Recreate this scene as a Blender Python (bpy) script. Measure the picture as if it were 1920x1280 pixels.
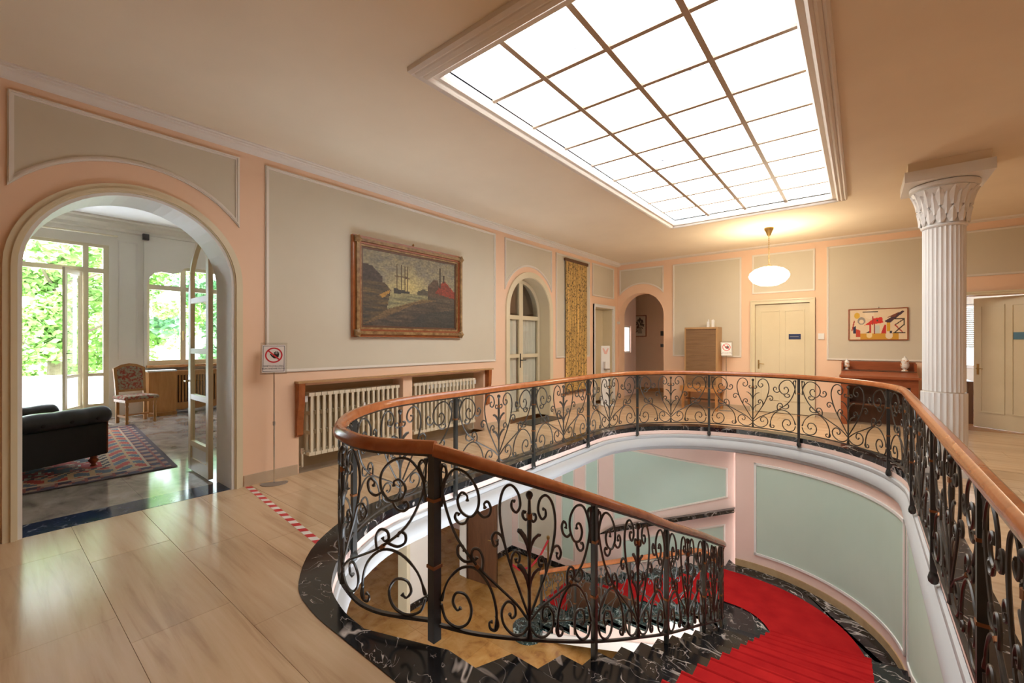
import bpy, bmesh, math, random
from mathutils import Vector, Matrix, noise
random.seed(7)
R = math.radians
D = bpy.data
S = bpy.context.scene
COL = S.collection
for o in list(D.objects): D.objects.remove(o)

# ---------------------------------------------------------------- camera, light, exposure
cam = D.objects.new('camera', D.cameras.new('camera')); COL.objects.link(cam)
cam.location = (5.0, 0.0, 1.5); cam.rotation_euler = (R(90), 0, R(38.91))
cam.data.sensor_width = 36; cam.data.lens = 36*809/1920; cam.data.shift_y = 1.7/1920
cam.data.clip_start = .05; cam.data.clip_end = 300
S.camera = cam
W = D.worlds.new('world'); S.world = W; W.use_nodes = True
bg = W.node_tree.nodes['Background']; bg.inputs[0].default_value = (.80, .90, 1, 1); bg.inputs[1].default_value = 6.0
sun = D.objects.new('sun', D.lights.new('sun', 'SUN')); COL.objects.link(sun)
sun.data.energy = 7.0; sun.data.angle = R(1.5); sun.data.color = (1, .95, .85)
sun.rotation_euler = Vector((-.55, .35, -.75)).to_track_quat('-Z', 'Y').to_euler()
vs = S.view_settings
vs.view_transform = 'Standard'; vs.look = 'None'; vs.gamma = 1; vs.use_curve_mapping = False
vs.exposure = 1.08

# ---------------------------------------------------------------- materials
def mat(name, col, rough=.5, metal=0, spec=.5, **k):
    m = D.materials.new(name); m.use_nodes = True
    b = m.node_tree.nodes['Principled BSDF']
    b.inputs['Base Color'].default_value = (*col, 1); b.inputs['Roughness'].default_value = rough
    b.inputs['Metallic'].default_value = metal; b.inputs['Specular IOR Level'].default_value = spec
    for n, v in k.items(): b.inputs[n.replace('_', ' ')].default_value = v
    return m
def nodes(m): return m.node_tree.nodes, m.node_tree.links, m.node_tree.nodes['Principled BSDF']
def ramp(N, stops, interp='LINEAR'):
    r = N.new('ShaderNodeValToRGB'); r.color_ramp.interpolation = interp
    e = r.color_ramp.elements
    while len(e) < len(stops): e.new(.5)
    for i, (p, c) in enumerate(stops):
        e[i].position = p; e[i].color = (*c, 1) if len(c) == 3 else c
    return r
def coords(N, L, scale=(1, 1, 1), kind='Object', rot=(0, 0, 0)):
    t = N.new('ShaderNodeTexCoord'); mp = N.new('ShaderNodeMapping')
    mp.inputs['Scale'].default_value = scale; mp.inputs['Rotation'].default_value = rot
    L.new(t.outputs[kind], mp.inputs[0]); return mp.outputs[0]
def tex_noise(N, L, vec, scale, detail=4, rough=.55, dist=0):
    n = N.new('ShaderNodeTexNoise'); n.inputs['Scale'].default_value = scale; n.inputs['Detail'].default_value = detail
    n.inputs['Roughness'].default_value = rough; n.inputs['Distortion'].default_value = dist; L.new(vec, n.inputs['Vector']); return n
def bump(N, L, b, h, strength=.1, dist=.01):
    u = N.new('ShaderNodeBump'); u.inputs['Strength'].default_value = strength; u.inputs['Distance'].default_value = dist
    L.new(h, u.inputs['Height']); L.new(u.outputs[0], b.inputs['Normal'])
def mottled(name, c1, c2, rough=.6, scale=3, detail=5, bmp=0, sc=(1, 1, 1), spec=.4, pos=(.3, .7)):
    m = mat(name, c1, rough, spec=spec); N, L, b = nodes(m)
    n = tex_noise(N, L, coords(N, L, sc), scale, detail)
    r = ramp(N, [(pos[0], c1), (pos[1], c2)]); L.new(n.outputs[0], r.inputs[0]); L.new(r.outputs[0], b.inputs['Base Color'])
    if bmp: bump(N, L, b, n.outputs[0], bmp)
    return m
def veined(name, base, base2, vein, scale=2.2, width=.035, rough=.12, scale2=6, sc=(1, 1, 1), amount=1):
    """polished marble: cloudy ground with thin bright veins where a warped noise crosses its middle"""
    m = mat(name, base, rough); N, L, b = nodes(m); v = coords(N, L, sc)
    g = tex_noise(N, L, v, scale2, 6, .6, .6); gr = ramp(N, [(.3, base), (.7, base2)]); L.new(g.outputs[0], gr.inputs[0])
    prev = gr.outputs[0]
    for s, w in ((scale, width), (scale*2.7, width*.6)):
        n = tex_noise(N, L, v, s, 3, .5, 1.4)
        a = N.new('ShaderNodeMath'); a.operation = 'SUBTRACT'; a.inputs[1].default_value = .5; L.new(n.outputs[0], a.inputs[0])
        ab = N.new('ShaderNodeMath'); ab.operation = 'ABSOLUTE'; L.new(a.outputs[0], ab.inputs[0])
        rr = ramp(N, [(0, (amount,)*3), (w, (0, 0, 0))]); L.new(ab.outputs[0], rr.inputs[0])
        br = tex_noise(N, L, v, s*1.7, 2); brr = ramp(N, [(.45, (0, 0, 0)), (.62, (1, 1, 1))]); L.new(br.outputs[0], brr.inputs[0])
        mu = N.new('ShaderNodeMath'); mu.operation = 'MULTIPLY'; L.new(rr.outputs[0], mu.inputs[0]); L.new(brr.outputs[0], mu.inputs[1])
        mx = N.new('ShaderNodeMix'); mx.data_type = 'RGBA'; L.new(mu.outputs[0], mx.inputs['Factor'])
        L.new(prev, mx.inputs['A']); mx.inputs['B'].default_value = (*vein, 1); prev = mx.outputs['Result']
    L.new(prev, b.inputs['Base Color']); return m
def wood(name, c1, c2, rough=.35, sc=(1, 12, 12), scale=2.0):
    m = mat(name, c1, rough); N, L, b = nodes(m)
    n = tex_noise(N, L, coords(N, L, sc), scale, 5, .6, .8)
    r = ramp(N, [(.3, c1), (.7, c2)]); L.new(n.outputs[0], r.inputs[0]); L.new(r.outputs[0], b.inputs['Base Color']); return m
def vcol(name, rough=.6, bmp=0):
    m = mat(name, (.5, .5, .5), rough); N, L, b = nodes(m)
    a = N.new('ShaderNodeVertexColor'); a.layer_name = 'Col'; L.new(a.outputs[0], b.inputs['Base Color'])
    if bmp:
        n = tex_noise(N, L, coords(N, L), 160, 2); bump(N, L, b, n.outputs[0], bmp, .004)
    return m
def slab_mat(name, c1, c2, dark, sc, rough):
    """veined stone whose tone shifts from slab to slab"""
    m = mat(name, c1, rough); N, L, b = nodes(m)
    v = coords(N, L, sc); n = tex_noise(N, L, v, 2.2, 6, .6, .5)
    r = ramp(N, [(.28, dark), (.45, c1), (.72, c2)]); L.new(n.outputs[0], r.inputs[0])
    oi = N.new('ShaderNodeObjectInfo'); mr = N.new('ShaderNodeMapRange'); mr.inputs[3].default_value = .88; mr.inputs[4].default_value = 1.06
    L.new(oi.outputs['Random'], mr.inputs[0])
    mx = N.new('ShaderNodeMix'); mx.data_type = 'RGBA'; mx.blend_type = 'MULTIPLY'; mx.inputs['Factor'].default_value = 1
    L.new(r.outputs[0], mx.inputs['A']); L.new(mr.outputs[0], mx.inputs['B']); L.new(mx.outputs['Result'], b.inputs['Base Color'])
    return m
def glass(name, tint=(1, 1, 1), refl=.08):
    m = D.materials.new(name); m.use_nodes = True; N = m.node_tree.nodes; L = m.node_tree.links; N.clear()
    o = N.new('ShaderNodeOutputMaterial'); t = N.new('ShaderNodeBsdfTransparent'); t.inputs[0].default_value = (*tint, 1)
    g = N.new('ShaderNodeBsdfGlossy'); g.inputs['Roughness'].default_value = .02
    mx = N.new('ShaderNodeMixShader'); mx.inputs[0].default_value = refl
    L.new(t.outputs[0], mx.inputs[1]); L.new(g.outputs[0], mx.inputs[2]); L.new(mx.outputs[0], o.inputs[0]); return m
def emit(name, col, strength):
    m = mat(name, col); b = m.node_tree.nodes['Principled BSDF']
    b.inputs['Emission Color'].default_value = (*col, 1); b.inputs['Emission Strength'].default_value = strength; return m
def leafmat(name, c1, c2):
    m = mottled(name, c1, c2, .5, 1.3); N, L, b = nodes(m)
    b.inputs['Transmission Weight'].default_value = 0
    return m

M = {}
M['peach'] = mottled('peach_plaster', (.84, .575, .395), (.87, .61, .43), .65, 1.2, 3)
M['field'] = mottled('grey_green_plaster', (.62, .555, .43), (.66, .60, .475), .7, .8, 4)
M['mint'] = mottled('mint_plaster', (.50, .64, .545), (.55, .68, .585), .65, .8, 3)
M['pinkwall'] = mottled('pale_pink_plaster', (.80, .60, .52), (.84, .64, .56), .65, 1.2, 3)
M['trim'] = mat('white_moulding', (.78, .72, .64), .5)
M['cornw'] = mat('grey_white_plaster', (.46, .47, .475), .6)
M['white'] = mat('white_paint', (.80, .79, .76), .45)
M['ceil'] = mottled('ceiling_plaster', (.77, .65, .49), (.85, .73, .56), .8, .7, 4)
M['bar'] = mat('tan_glazing_bar', (.50, .38, .28), .5)
M['saloncl'] = mat('salon_ceiling_white', (.80, .78, .76), .8)
M['cream'] = mottled('cream_gloss_paint', (.70, .61, .42), (.74, .65, .46), .3, 2, 3)
M['creamw'] = mottled('salon_cream_wall', (.76, .70, .61), (.80, .75, .66), .6, 1, 3)
M['trav'] = slab_mat('travertine', (.62, .435, .265), (.70, .515, .335), (.47, .31, .18), (.35, 5, 1), .18)
M['skirt'] = mottled('stone_skirting', (.50, .38, .26), (.58, .45, .32), .3, 4)
M['salonfl'] = slab_mat('grey_swirl_marble', (.30, .25, .21), (.47, .41, .36), (.13, .10, .09), (1.2, 1.8, 1), .1)
M['orange'] = slab_mat('amber_marble', (.46, .23, .065), (.56, .32, .11), (.27, .11, .035), (1.8, 1.8, 1), .2)
M['black'] = veined('black_marble', (.006, .006, .007), (.02, .02, .022), (.62, .55, .50), 1.6, .016, .12)
M['navy'] = veined('navy_marble', (.008, .015, .045), (.015, .03, .08), (.4, .4, .42), 1.8, .012, .1)
M['green'] = veined('green_marble', (.006, .02, .02), (.015, .04, .04), (.5, .6, .58), 2.6, .03, .15)
M['tanst'] = mottled('tan_stone_skirting', (.42, .28, .14), (.50, .35, .19), .4, 9)
M['iron'] = mottled('wrought_iron', (.022, .018, .013), (.045, .036, .026), .42, 12, 3, spec=.6)
M['irond'] = mottled('iron_post', (.016, .017, .015), (.03, .03, .026), .4, 10, 3, spec=.6)
M['copper'] = mat('copper_binding', (.27, .11, .04), .45, .6)
M['rail'] = wood('handrail_mahogany', (.30, .085, .025), (.42, .14, .045), .18, (3, 3, 3), 3)
M['wood'] = wood('warm_wood', (.40, .17, .05), (.52, .25, .085), .4, (8, 8, 1), 2)
M['woodd'] = wood('dark_wood', (.09, .035, .016), (.14, .06, .028), .4, (8, 8, 1), 2)
M['maho'] = wood('red_mahogany', (.24, .06, .02), (.36, .10, .035), .3, (1, 8, 8), 2)
M['tamb'] = wood('tambour_wood', (.20, .11, .05), (.27, .155, .075), .5, (1, 8, 8), 3)
M['oak'] = wood('cabinet_oak', (.42, .24, .10), (.50, .30, .14), .4, (8, 8, 1), 2)
M['parq'] = wood('parquet_wood', (.38, .17, .06), (.46, .23, .09), .25, (1, 6, 1), 2)
M['red'] = mottled('red_carpet', (.33, .008, .010), (.46, .016, .016), .95, 3.5, 5, .15, spec=.1)
M['rad'] = mat('cream_radiator_enamel', (.74, .66, .50), .35)
M['chrome'] = mat('chrome', (.75, .75, .75), .2, 1)
M['brass'] = mat('aged_brass', (.45, .30, .11), .35, .9)
M['gilt'] = mottled('gilt_bronze_frame', (.16, .075, .025), (.40, .25, .10), .35, 14, 3)
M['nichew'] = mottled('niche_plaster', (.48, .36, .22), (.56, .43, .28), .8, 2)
M['leather'] = mottled('black_leather', (.010, .012, .014), (.02, .022, .026), .28, 5, 3, spec=.6)
M['leathm'] = mat('black_fabric_back', (.014, .013, .012), .8)
M['plast'] = mat('white_plastic', (.80, .80, .78), .35)
M['acry'] = glass('clear_acrylic', (.95, .95, .95), .12)
M['glass'] = glass('window_glass')
M['dglass'] = glass('door_glass', (.95, .95, .93), .08)
M['curt'] = mottled('gathered_lace_curtain', (.80, .80, .72), (.88, .88, .82), .8, 6, 2, .3, (1, 14, .2))
M['globe'] = emit('lit_opal_globe', (1, .86, .64), 16.0)
M['grey'] = mat('grey_steel', (.35, .33, .31), .4, .6)
M['dark'] = mat('dark_plastic', (.03, .025, .022), .4)
M['blue'] = mat('navy_door_plate', (.03, .045, .12), .3)
M['paint'] = vcol('oil_painting', .45, .5); M['print'] = vcol('colour_print', .5); M['rug'] = vcol('woven_rug', .95, .6)
M['uphol'] = mottled('tapestry_upholstery', (.30, .05, .03), (.34, .30, .20), .9, 26, 4, .2, pos=(.42, .56))
M['paper'] = mat('sign_white', (.85, .80, .76), .5); M['sred'] = mat('sign_red', (.62, .03, .04), .5); M['sblack'] = mat('sign_black', (.01, .01, .01), .5)
M['tapew'] = mat('tape_white', (.82, .78, .72), .4); M['taper'] = mat('tape_red', (.60, .02, .03), .4)
M['bark'] = mottled('bark', (.14, .10, .07), (.25, .19, .14), .9, 6)
M['leaf1'] = leafmat('maple_leaf_green', (.16, .34, .07), (.40, .58, .20)); M['leaf2'] = leafmat('leaf_bluegreen', (.10, .30, .14), (.34, .54, .30))
M['terr'] = mat('terrace_white', (.85, .86, .88), .6); M['grass'] = mottled('lawn', (.20, .36, .08), (.36, .50, .16), .9, 2)
M['shut'] = mat('shutter_slat', (.62, .66, .62), .5)
m = M['sky'] = D.materials.new('frosted_skylight_glass'); m.use_nodes = True
N, L, b = nodes(m); v = coords(N, L)
n1 = tex_noise(N, L, v, 1.1, 3); n2 = tex_noise(N, L, v, 9, 6, .7); n3 = tex_noise(N, L, v, 38, 3, .7)
r1 = ramp(N, [(.27, (.08, .115, .16)), (.36, (.46, .56, .68)), (.50, (1, .985, .95))]); L.new(n1.outputs[0], r1.inputs[0])
r2 = ramp(N, [(.30, (.03, .04, .05)), (.36, (1, 1, 1))]); L.new(n2.outputs[0], r2.inputs[0])
mx = N.new('ShaderNodeMix'); mx.data_type = 'RGBA'; mx.blend_type = 'MULTIPLY'; mx.inputs['Factor'].default_value = 1
L.new(r1.outputs[0], mx.inputs['A']); L.new(r2.outputs[0], mx.inputs['B'])
b.inputs['Base Color'].default_value = (.6, .65, .7, 1); b.inputs['Roughness'].default_value = .4
L.new(mx.outputs['Result'], b.inputs['Emission Color']); b.inputs['Emission Strength'].default_value = 3.6
# woven gold hanging
m = M['tap'] = mat('gold_brocade', (.5, .35, .12), .5); N, L, b = nodes(m); v = coords(N, L)
w = tex_noise(N, L, v, 26, 3, .6, .4); wr = ramp(N, [(.53, (.58, .40, .15)), (.60, (.10, .065, .03))]); L.new(w.outputs[0], wr.inputs[0])
mp2 = coords(N, L, (1, 34, .6)); w2 = tex_noise(N, L, mp2, 1.2, 2); wr2 = ramp(N, [(.5, (.75, .7, .6)), (.62, (1.5, 1.4, 1.2))]); L.new(w2.outputs[0], wr2.inputs[0])
mx = N.new('ShaderNodeMix'); mx.data_type = 'RGBA'; mx.blend_type = 'MULTIPLY'; mx.inputs['Factor'].default_value = 1
L.new(wr.outputs[0], mx.inputs['A']); L.new(wr2.outputs[0], mx.inputs['B']); L.new(mx.outputs['Result'], b.inputs['Base Color'])

# ---------------------------------------------------------------- mesh helpers
def obj(name, verts, faces, m=None, parent=None, smooth=False):
    me = D.meshes.new(name); me.from_pydata([tuple(v) for v in verts], [], faces); me.update()
    bm = bmesh.new(); bm.from_mesh(me); bmesh.ops.recalc_face_normals(bm, faces=bm.faces); bm.to_mesh(me); bm.free()
    if smooth:
        for p in me.polygons: p.use_smooth = True
        try: me.set_sharp_from_angle(angle=R(40))
        except Exception: pass
    o = D.objects.new(name, me); COL.objects.link(o)
    if m is not None: me.materials.append(M[m] if isinstance(m, str) else m)
    if parent: o.parent = parent
    return o
class MB:
    def __init__(s): s.v = []; s.f = []
    def add(s, v, f):
        k = len(s.v); s.v += [tuple(p) for p in v]; s.f += [tuple(i+k for i in q) for q in f]; return s
    def box(s, x0, x1, y0, y1, z0, z1, T=None):
        v = [(x, y, z) for x in (x0, x1) for y in (y0, y1) for z in (z0, z1)]
        if T: v = [T @ Vector(p) for p in v]
        return s.add(v, [(0, 1, 3, 2), (4, 6, 7, 5), (0, 4, 5, 1), (2, 3, 7, 6), (0, 2, 6, 4), (1, 5, 7, 3)])
    def prism(s, poly, f0, f1):
        """poly 2D list; f0/f1 map (a,b)->3D for the two ends"""
        n = len(poly); v = [f0(a, b) for a, b in poly]+[f1(a, b) for a, b in poly]
        return s.add(v, [tuple(range(n))[::-1], tuple(range(n, 2*n))]+[(i, (i+1) % n, (i+1) % n+n, i+n) for i in range(n)])
    def ring(s, outer, inner, f0, f1):
        n = len(outer); v = [f(a, b) for f in (f0, f1) for P in (outer, inner) for a, b in P]
        F = []
        for i in range(n):
            j = (i+1) % n
            F += [(i, j, n+j, n+i), (2*n+i, 3*n+i, 3*n+j, 2*n+j), (i, 2*n+i, 2*n+j, j), (n+i, n+j, 3*n+j, 3*n+i)]
        return s.add(v, F)
    def tube(s, pts, r, n=6, closed=False, flat=1.0):
        pts = [Vector(p) for p in pts]; m = len(pts); V = []; prev = None
        for i, p in enumerate(pts):
            t = (pts[min(i+1, m-1)]-pts[max(i-1, 0)]).normalized()
            if prev is None: a = t.cross(Vector((0, 0, 1)) if abs(t.z) < .9 else Vector((1, 0, 0))).normalized()
            else: a = (prev-t*prev.dot(t)).normalized()
            prev = a; bb = t.cross(a); rr = r[i] if isinstance(r, (list, tuple)) else r
            V += [p+a*(math.cos(2*math.pi*k/n)*rr)+bb*(math.sin(2*math.pi*k/n)*rr*flat) for k in range(n)]
        F = [(i*n+k, i*n+(k+1) % n, (i+1)*n+(k+1) % n, (i+1)*n+k) for i in range(m-1) for k in range(n)]
        F += [tuple(range(n))[::-1], tuple(range((m-1)*n, m*n))]
        return s.add(V, F)
    def lathe(s, prof, c=(0, 0, 0), n=20, lobes=0, amp=0):
        V = []; m = len(prof)
        for r, z in prof:
            for k in range(n):
                a = 2*math.pi*k/n; rr = r*(1+(amp*math.cos(lobes*a) if lobes else 0)); V.append((c[0]+rr*math.cos(a), c[1]+rr*math.sin(a), c[2]+z))
        F = [(i*n+k, i*n+(k+1) % n, (i+1)*n+(k+1) % n, (i+1)*n+k) for i in range(m-1) for k in range(n)]
        F += [tuple(range(n))[::-1], tuple(range((m-1)*n, m*n))]
        return s.add(V, F)
    def build(s, name, m, parent=None, smooth=False): return obj(name, s.v, s.f, m, parent, smooth)
def tag(o, label, cat, group=None):
    o['label'] = label; o['category'] = cat
    if group: o['group'] = group
    return o
def thing(name, label, cat, loc=(0, 0, 0), rz=0, group=None):
    o = D.objects.new(name, None); COL.objects.link(o); o.location = loc; o.rotation_euler = (0, 0, rz); o.empty_display_size = .1
    return tag(o, label, cat, group)
def struct(o): o['kind'] = 'structure'; return o
def sroot(name, loc=(0, 0, 0)):
    o = D.objects.new(name, None); COL.objects.link(o); o.location = loc; o.empty_display_size = .1; return struct(o)
def box(name, x0, x1, y0, y1, z0, z1, m, parent=None, T=None): return MB().box(x0, x1, y0, y1, z0, z1, T).build(name, m, parent)
def offset(poly, d):
    n = len(poly); out = []; ar = sum(poly[i][0]*poly[(i+1) % n][1]-poly[(i+1) % n][0]*poly[i][1] for i in range(n)); sg = 1 if ar > 0 else -1
    for i in range(n):
        p0, p1, p2 = (Vector(poly[(i+k) % n]) for k in (-1, 0, 1))
        e1 = (p1-p0).normalized(); e2 = (p2-p1).normalized(); n1 = Vector((-e1.y, e1.x))*sg; n2 = Vector((-e2.y, e2.x))*sg
        b = (n1+n2).normalized(); out.append(tuple(p1+b*(d/max(.35, b.dot(n1)))))
    return out
def catmull(P, n=8, closed=False):
    out = []; m = len(P); P = [Vector(p) for p in P]
    for i in range(m if closed else m-1):
        if closed: a, b, c, d = (P[(i+k) % m] for k in (-1, 0, 1, 2))
        else: a, b, c, d = P[max(i-1, 0)], P[i], P[i+1], P[min(i+2, m-1)]
        for k in range(n):
            t = k/n; out.append(.5*((2*b)+(c-a)*t+(2*a-5*b+4*c-d)*t*t+(3*b-a-3*c+d)*t**3))
    if not closed: out.append(P[-1])
    return out
def arc(cx, cy, r, a0, a1, n=16): return [(cx+r*math.cos(R(a0+(a1-a0)*i/n)), cy+r*math.sin(R(a0+(a1-a0)*i/n))) for i in range(n+1)]
def clip(poly, p, nrm):
    out = []; n = len(poly)
    for i in range(n):
        a, b = poly[i], poly[(i+1) % n]; da = (a[0]-p[0])*nrm[0]+(a[1]-p[1])*nrm[1]; db = (b[0]-p[0])*nrm[0]+(b[1]-p[1])*nrm[1]
        if da >= 0: out.append(a)
        if (da > 1e-9 and db < -1e-9) or (da < -1e-9 and db > 1e-9):
            t = da/(da-db); out.append((a[0]+(b[0]-a[0])*t, a[1]+(b[1]-a[1])*t))
    return out
def area(p): return abs(sum(p[i][0]*p[(i+1) % len(p)][1]-p[(i+1) % len(p)][0]*p[i][1] for i in range(len(p))))/2 if len(p) > 2 else 0
def subtract(poly, hole):
    """convex poly minus convex ccw hole -> list of convex pieces"""
    out = []; n = len(hole); rest = poly
    for i in range(n):
        p, q = hole[i], hole[(i+1) % n]; nrm = (q[1]-p[1], p[0]-q[0])   # outward for ccw
        o = clip(rest, p, nrm)
        if area(o) > 1e-5: out.append(o)
        rest = clip(rest, p, (-nrm[0], -nrm[1]))
        if area(rest) < 1e-6: break
    return out
def text(body, size, T, m, parent, name='lettering', ext=.001):
    c = D.curves.new(name, 'FONT'); c.body = body; c.size = size; c.align_x = 'CENTER'; c.align_y = 'CENTER'; c.extrude = ext
    t = D.objects.new('tmp', c); COL.objects.link(t); bpy.context.view_layer.update()
    me = D.meshes.new_from_object(t.evaluated_get(bpy.context.evaluated_depsgraph_get())); D.objects.remove(t)
    o = D.objects.new(name, me); COL.objects.link(o); o.matrix_local = T; me.materials.clear(); me.materials.append(M[m])
    if parent: o.parent = parent; o.matrix_local = T
    return o
def copy_tree(o, parent=None):
    c = o.copy(); COL.objects.link(c); c.parent = parent
    for ch in list(o.children): copy_tree(ch, c)
    return c

# ---------------------------------------------------------------- the well outline and the floors
YB, ZC, WT = 10.64, 3.56, .40
CX, CY, RR = 3.55, 6.35, 1.87
near = [tuple(p) for p in catmull([(1.68, 2.75), (1.74, 2.25), (2.02, 1.74), (2.41, 1.40), (2.72, 1.29), (2.98, 1.27)], 5)]
HOLE = near+[(5.42, 1.27), (5.42, CY)]+arc(CX, CY, RR, 0, 180, 28)[1:]
HOLE = [(float(a), float(b)) for a, b in HOLE]
RING = offset(HOLE, -.25)
RING = [(min(max(x, 1.43), 5.62), max(y, 1.16)) for x, y in RING]
for q, p in enumerate(catmull([(1.43, 2.75), (1.49, 2.18), (1.83, 1.60), (2.27, 1.26), (2.60, 1.17), (2.98, 1.16)], 5)): RING[q] = (float(p[0]), float(p[1]))
fl = sroot('floor')
def tile_obj(name, pieces, z0, z1, m, parent):
    b = MB()
    for p in pieces: b.prism(p, lambda a, c: (a, c, z0), lambda a, c: (a, c, z1))
    return b.build(name, m, parent)
hx0, hx1, hy0, hy1 = 0, 8.4, -2.6, YB
y = hy0; row = 0; G = .0012
box('slab_bed', hx0, 1.43, hy0, hy1, -.12, -.012, 'skirt', fl); box('slab_bed', 5.62, hx1, hy0, hy1, -.12, -.012, 'skirt', fl)
box('slab_bed', 1.43, 5.62, hy0, 1.16, -.12, -.012, 'skirt', fl); box('slab_bed', 1.43, 5.62, 8.47, hy1, -.12, -.012, 'skirt', fl)
while y < hy1:
    h = .44; x = hx0-(.33*(row*7 % 4)); y1 = min(y+h, hy1)
    while x < hx1:
        w = 1.25; xa, xb = max(x, hx0), min(x+w, hx1); x += w
        if xb-xa < .02: continue
        t = [(xa+G, y+G), (xb-G, y+G), (xb-G, y1-G), (xa+G, y1-G)]
        P = subtract(t, RING)
        if P: tile_obj('floor_slab', P, -.012, random.uniform(-.0004, .0004), 'trav', fl)
    y += h; row += 1
# black marble edging, slab by slab
nR = len(HOLE); k = 0; i = 0
while i < nR:
    j = min(i+(5 if i < 26 or i > 30 else 2), nR)
    idx = [q % nR for q in range(i, j+1)]
    poly = [HOLE[q] for q in idx]+[RING[q] for q in idx[::-1]]
    b = MB().prism(poly, lambda a, c: (a, c, -.07), lambda a, c: (a, c, .004)); b.build('edging_slab', 'black', fl); i = j
# fascia of the well: pink band and white cornice below the edging
def loop_strip(name, prof, m, parent, P, closed=True):
    """sweep profile [(offset inward, z)] along the outline"""
    rings = [[(a, b2, z) for a, b2 in offset(P, o)] for o, z in prof]; n = len(P); V = [p for r in rings for p in r]; F = []
    for q in range(len(prof)-1):
        for i in range(n if closed else n-1): F.append((q*n+i, q*n+(i+1) % n, (q+1)*n+(i+1) % n, (q+1)*n+i))
    return obj(name, V, F, m, parent, True)
struct(loop_strip('wall_well_fascia', [(.0, -.07), (.0, -.16)], 'pinkwall', None, HOLE))
struct(loop_strip('trim_1', [(.0, -.14), (.02, -.15), (.025, -.18), (.015, -.20), (.05, -.23), (.075, -.29), (.07, -.33), (.03, -.345), (.03, -.38), (.0, -.40), (-.02, -.40)], 'cornw', None, HOLE))
# ceiling of the lower hall (underside of the upper floor)
lc = MB()
for t in ([(-5, -3), (9, -3), (9, 11), (-5, 11)],):
    for p in subtract(t, HOLE): lc.prism(p, lambda a, c: (a, c, -.40), lambda a, c: (a, c, -.13))
struct(lc.build('ceiling_lower_hall', 'white'))

# ---------------------------------------------------------------- upper hall shell
ML = lambda o: (lambda a, b: (o, a, b))          # left wall: (y,z) at x=o
MK = lambda o: (lambda a, b: (a, YB-o, b))       # back wall: (x,z), o towards the room
def strip_wall(name, segs, x0, x1, ztop, m, mapf):
    """segs: (a0,a1,zl0,zl1) trapezoids standing under ztop"""
    b = MB()
    for a0, a1, l0, l1 in segs:
        b.prism([(a0, l0), (a1, l1), (a1, ztop), (a0, ztop)], mapf(x0), mapf(x1))
    return struct(b.build(name, m))
def arch_segs(c, r, zs, n=20):
    p = arc(c, zs, r, 180, 0, n); return [(p[i][0], p[i+1][0], p[i][1], p[i+1][1]) for i in range(n)]
A1 = (.92, .73, 2.08); A2 = (6.76, .66, 2.10); A3 = (.64, .59, 2.18)
wl = strip_wall('wall_left', [(hy0, A1[0]-A1[1], 0, 0)]+arch_segs(*A1)+[(A1[0]+A1[1], 2.31, 0, 0), (2.31, 5.42, 1.0, 1.0), (5.42, A2[0]-A2[1], 0, 0)]+arch_segs(*A2)
    + [(A2[0]+A2[1], 9.36, 0, 0), (9.36, 10.32, 2.36, 2.36), (10.32, YB+.3, 0, 0)], -WT, 0, ZC+.4, 'peach', ML)
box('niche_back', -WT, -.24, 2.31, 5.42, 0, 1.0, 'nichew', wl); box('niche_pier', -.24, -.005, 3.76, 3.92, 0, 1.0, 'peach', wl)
wb = strip_wall('wall_back', [(-WT, A3[0]-A3[1], 0, 0)]+arch_segs(*A3)+[(A3[0]+A3[1], 3.22, 0, 0), (3.22, 4.20, 2.32, 2.32), (4.20, 6.1, 0, 0), (6.1, 7.36, 2.30, 2.30), (7.36, hx1, 0, 0)], 0, -.3, ZC+.4, 'peach', MK)
struct(box('wall_right', hx1, hx1+.2, hy0, YB, 0, ZC+.3, 'peach')); struct(box('wall_near', -.4, hx1+.2, hy0-.2, hy0, 0, ZC+.3, 'peach'))
# wall panels: grey field and white moulding
def panel(poly, mapf, parent, field='field', w=.035):
    MB().prism(poly, mapf(-.002), mapf(.004)).build('panel_field', field, parent)
    mb = MB().ring(poly, offset(poly, w), mapf(.0), mapf(.014)); mb.ring(offset(poly, .008), offset(poly, w*.55), mapf(.0), mapf(.024)); mb.build('panel_moulding', 'trim', parent)
def arched(a0, a1, ztop, c, r, zs):
    """rectangle whose lower side is cut by a circle"""
    f = lambda a: zs+math.sqrt(max(0, r*r-(a-c)**2)); n = 18
    return [(a1, ztop), (a0, ztop)]+[(a0+(a1-a0)*i/n, f(a0+(a1-a0)*i/n)) for i in range(n+1)]
rect = lambda a0, a1, b0, b1: [(a0, b0), (a1, b0), (a1, b1), (a0, b1)]
panel(arched(.14, 1.70, 3.41, .92, .98, 2.09), ML, wl); panel(rect(1.95, 5.72, 1.165, 3.41), ML, wl)
panel(arched(5.98, 7.50, 3.40, 6.76, .86, 2.10), ML, wl); panel(rect(7.66, 9.11, 1.165, 3.40), ML, wl); panel(rect(9.25, 10.40, 2.62, 3.41), ML, wl)
panel(rect(-2.3, -.1, 1.165, 3.41), ML, wl)
panel(arched(.06, 1.22, 3.40, .64, .77, 2.22), MK, wb); panel(rect(1.45, 2.95, 1.165, 3.39), MK, wb); panel(rect(3.16, 4.29, 2.55, 3.40), MK, wb)
panel(rect(4.48, 5.95, 1.15, 3.40), MK, wb); panel(rect(6.02, 7.45, 2.62, 3.40), MK, wb); panel(rect(7.55, 8.3, 1.15, 3.4), MK, wb)
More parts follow.
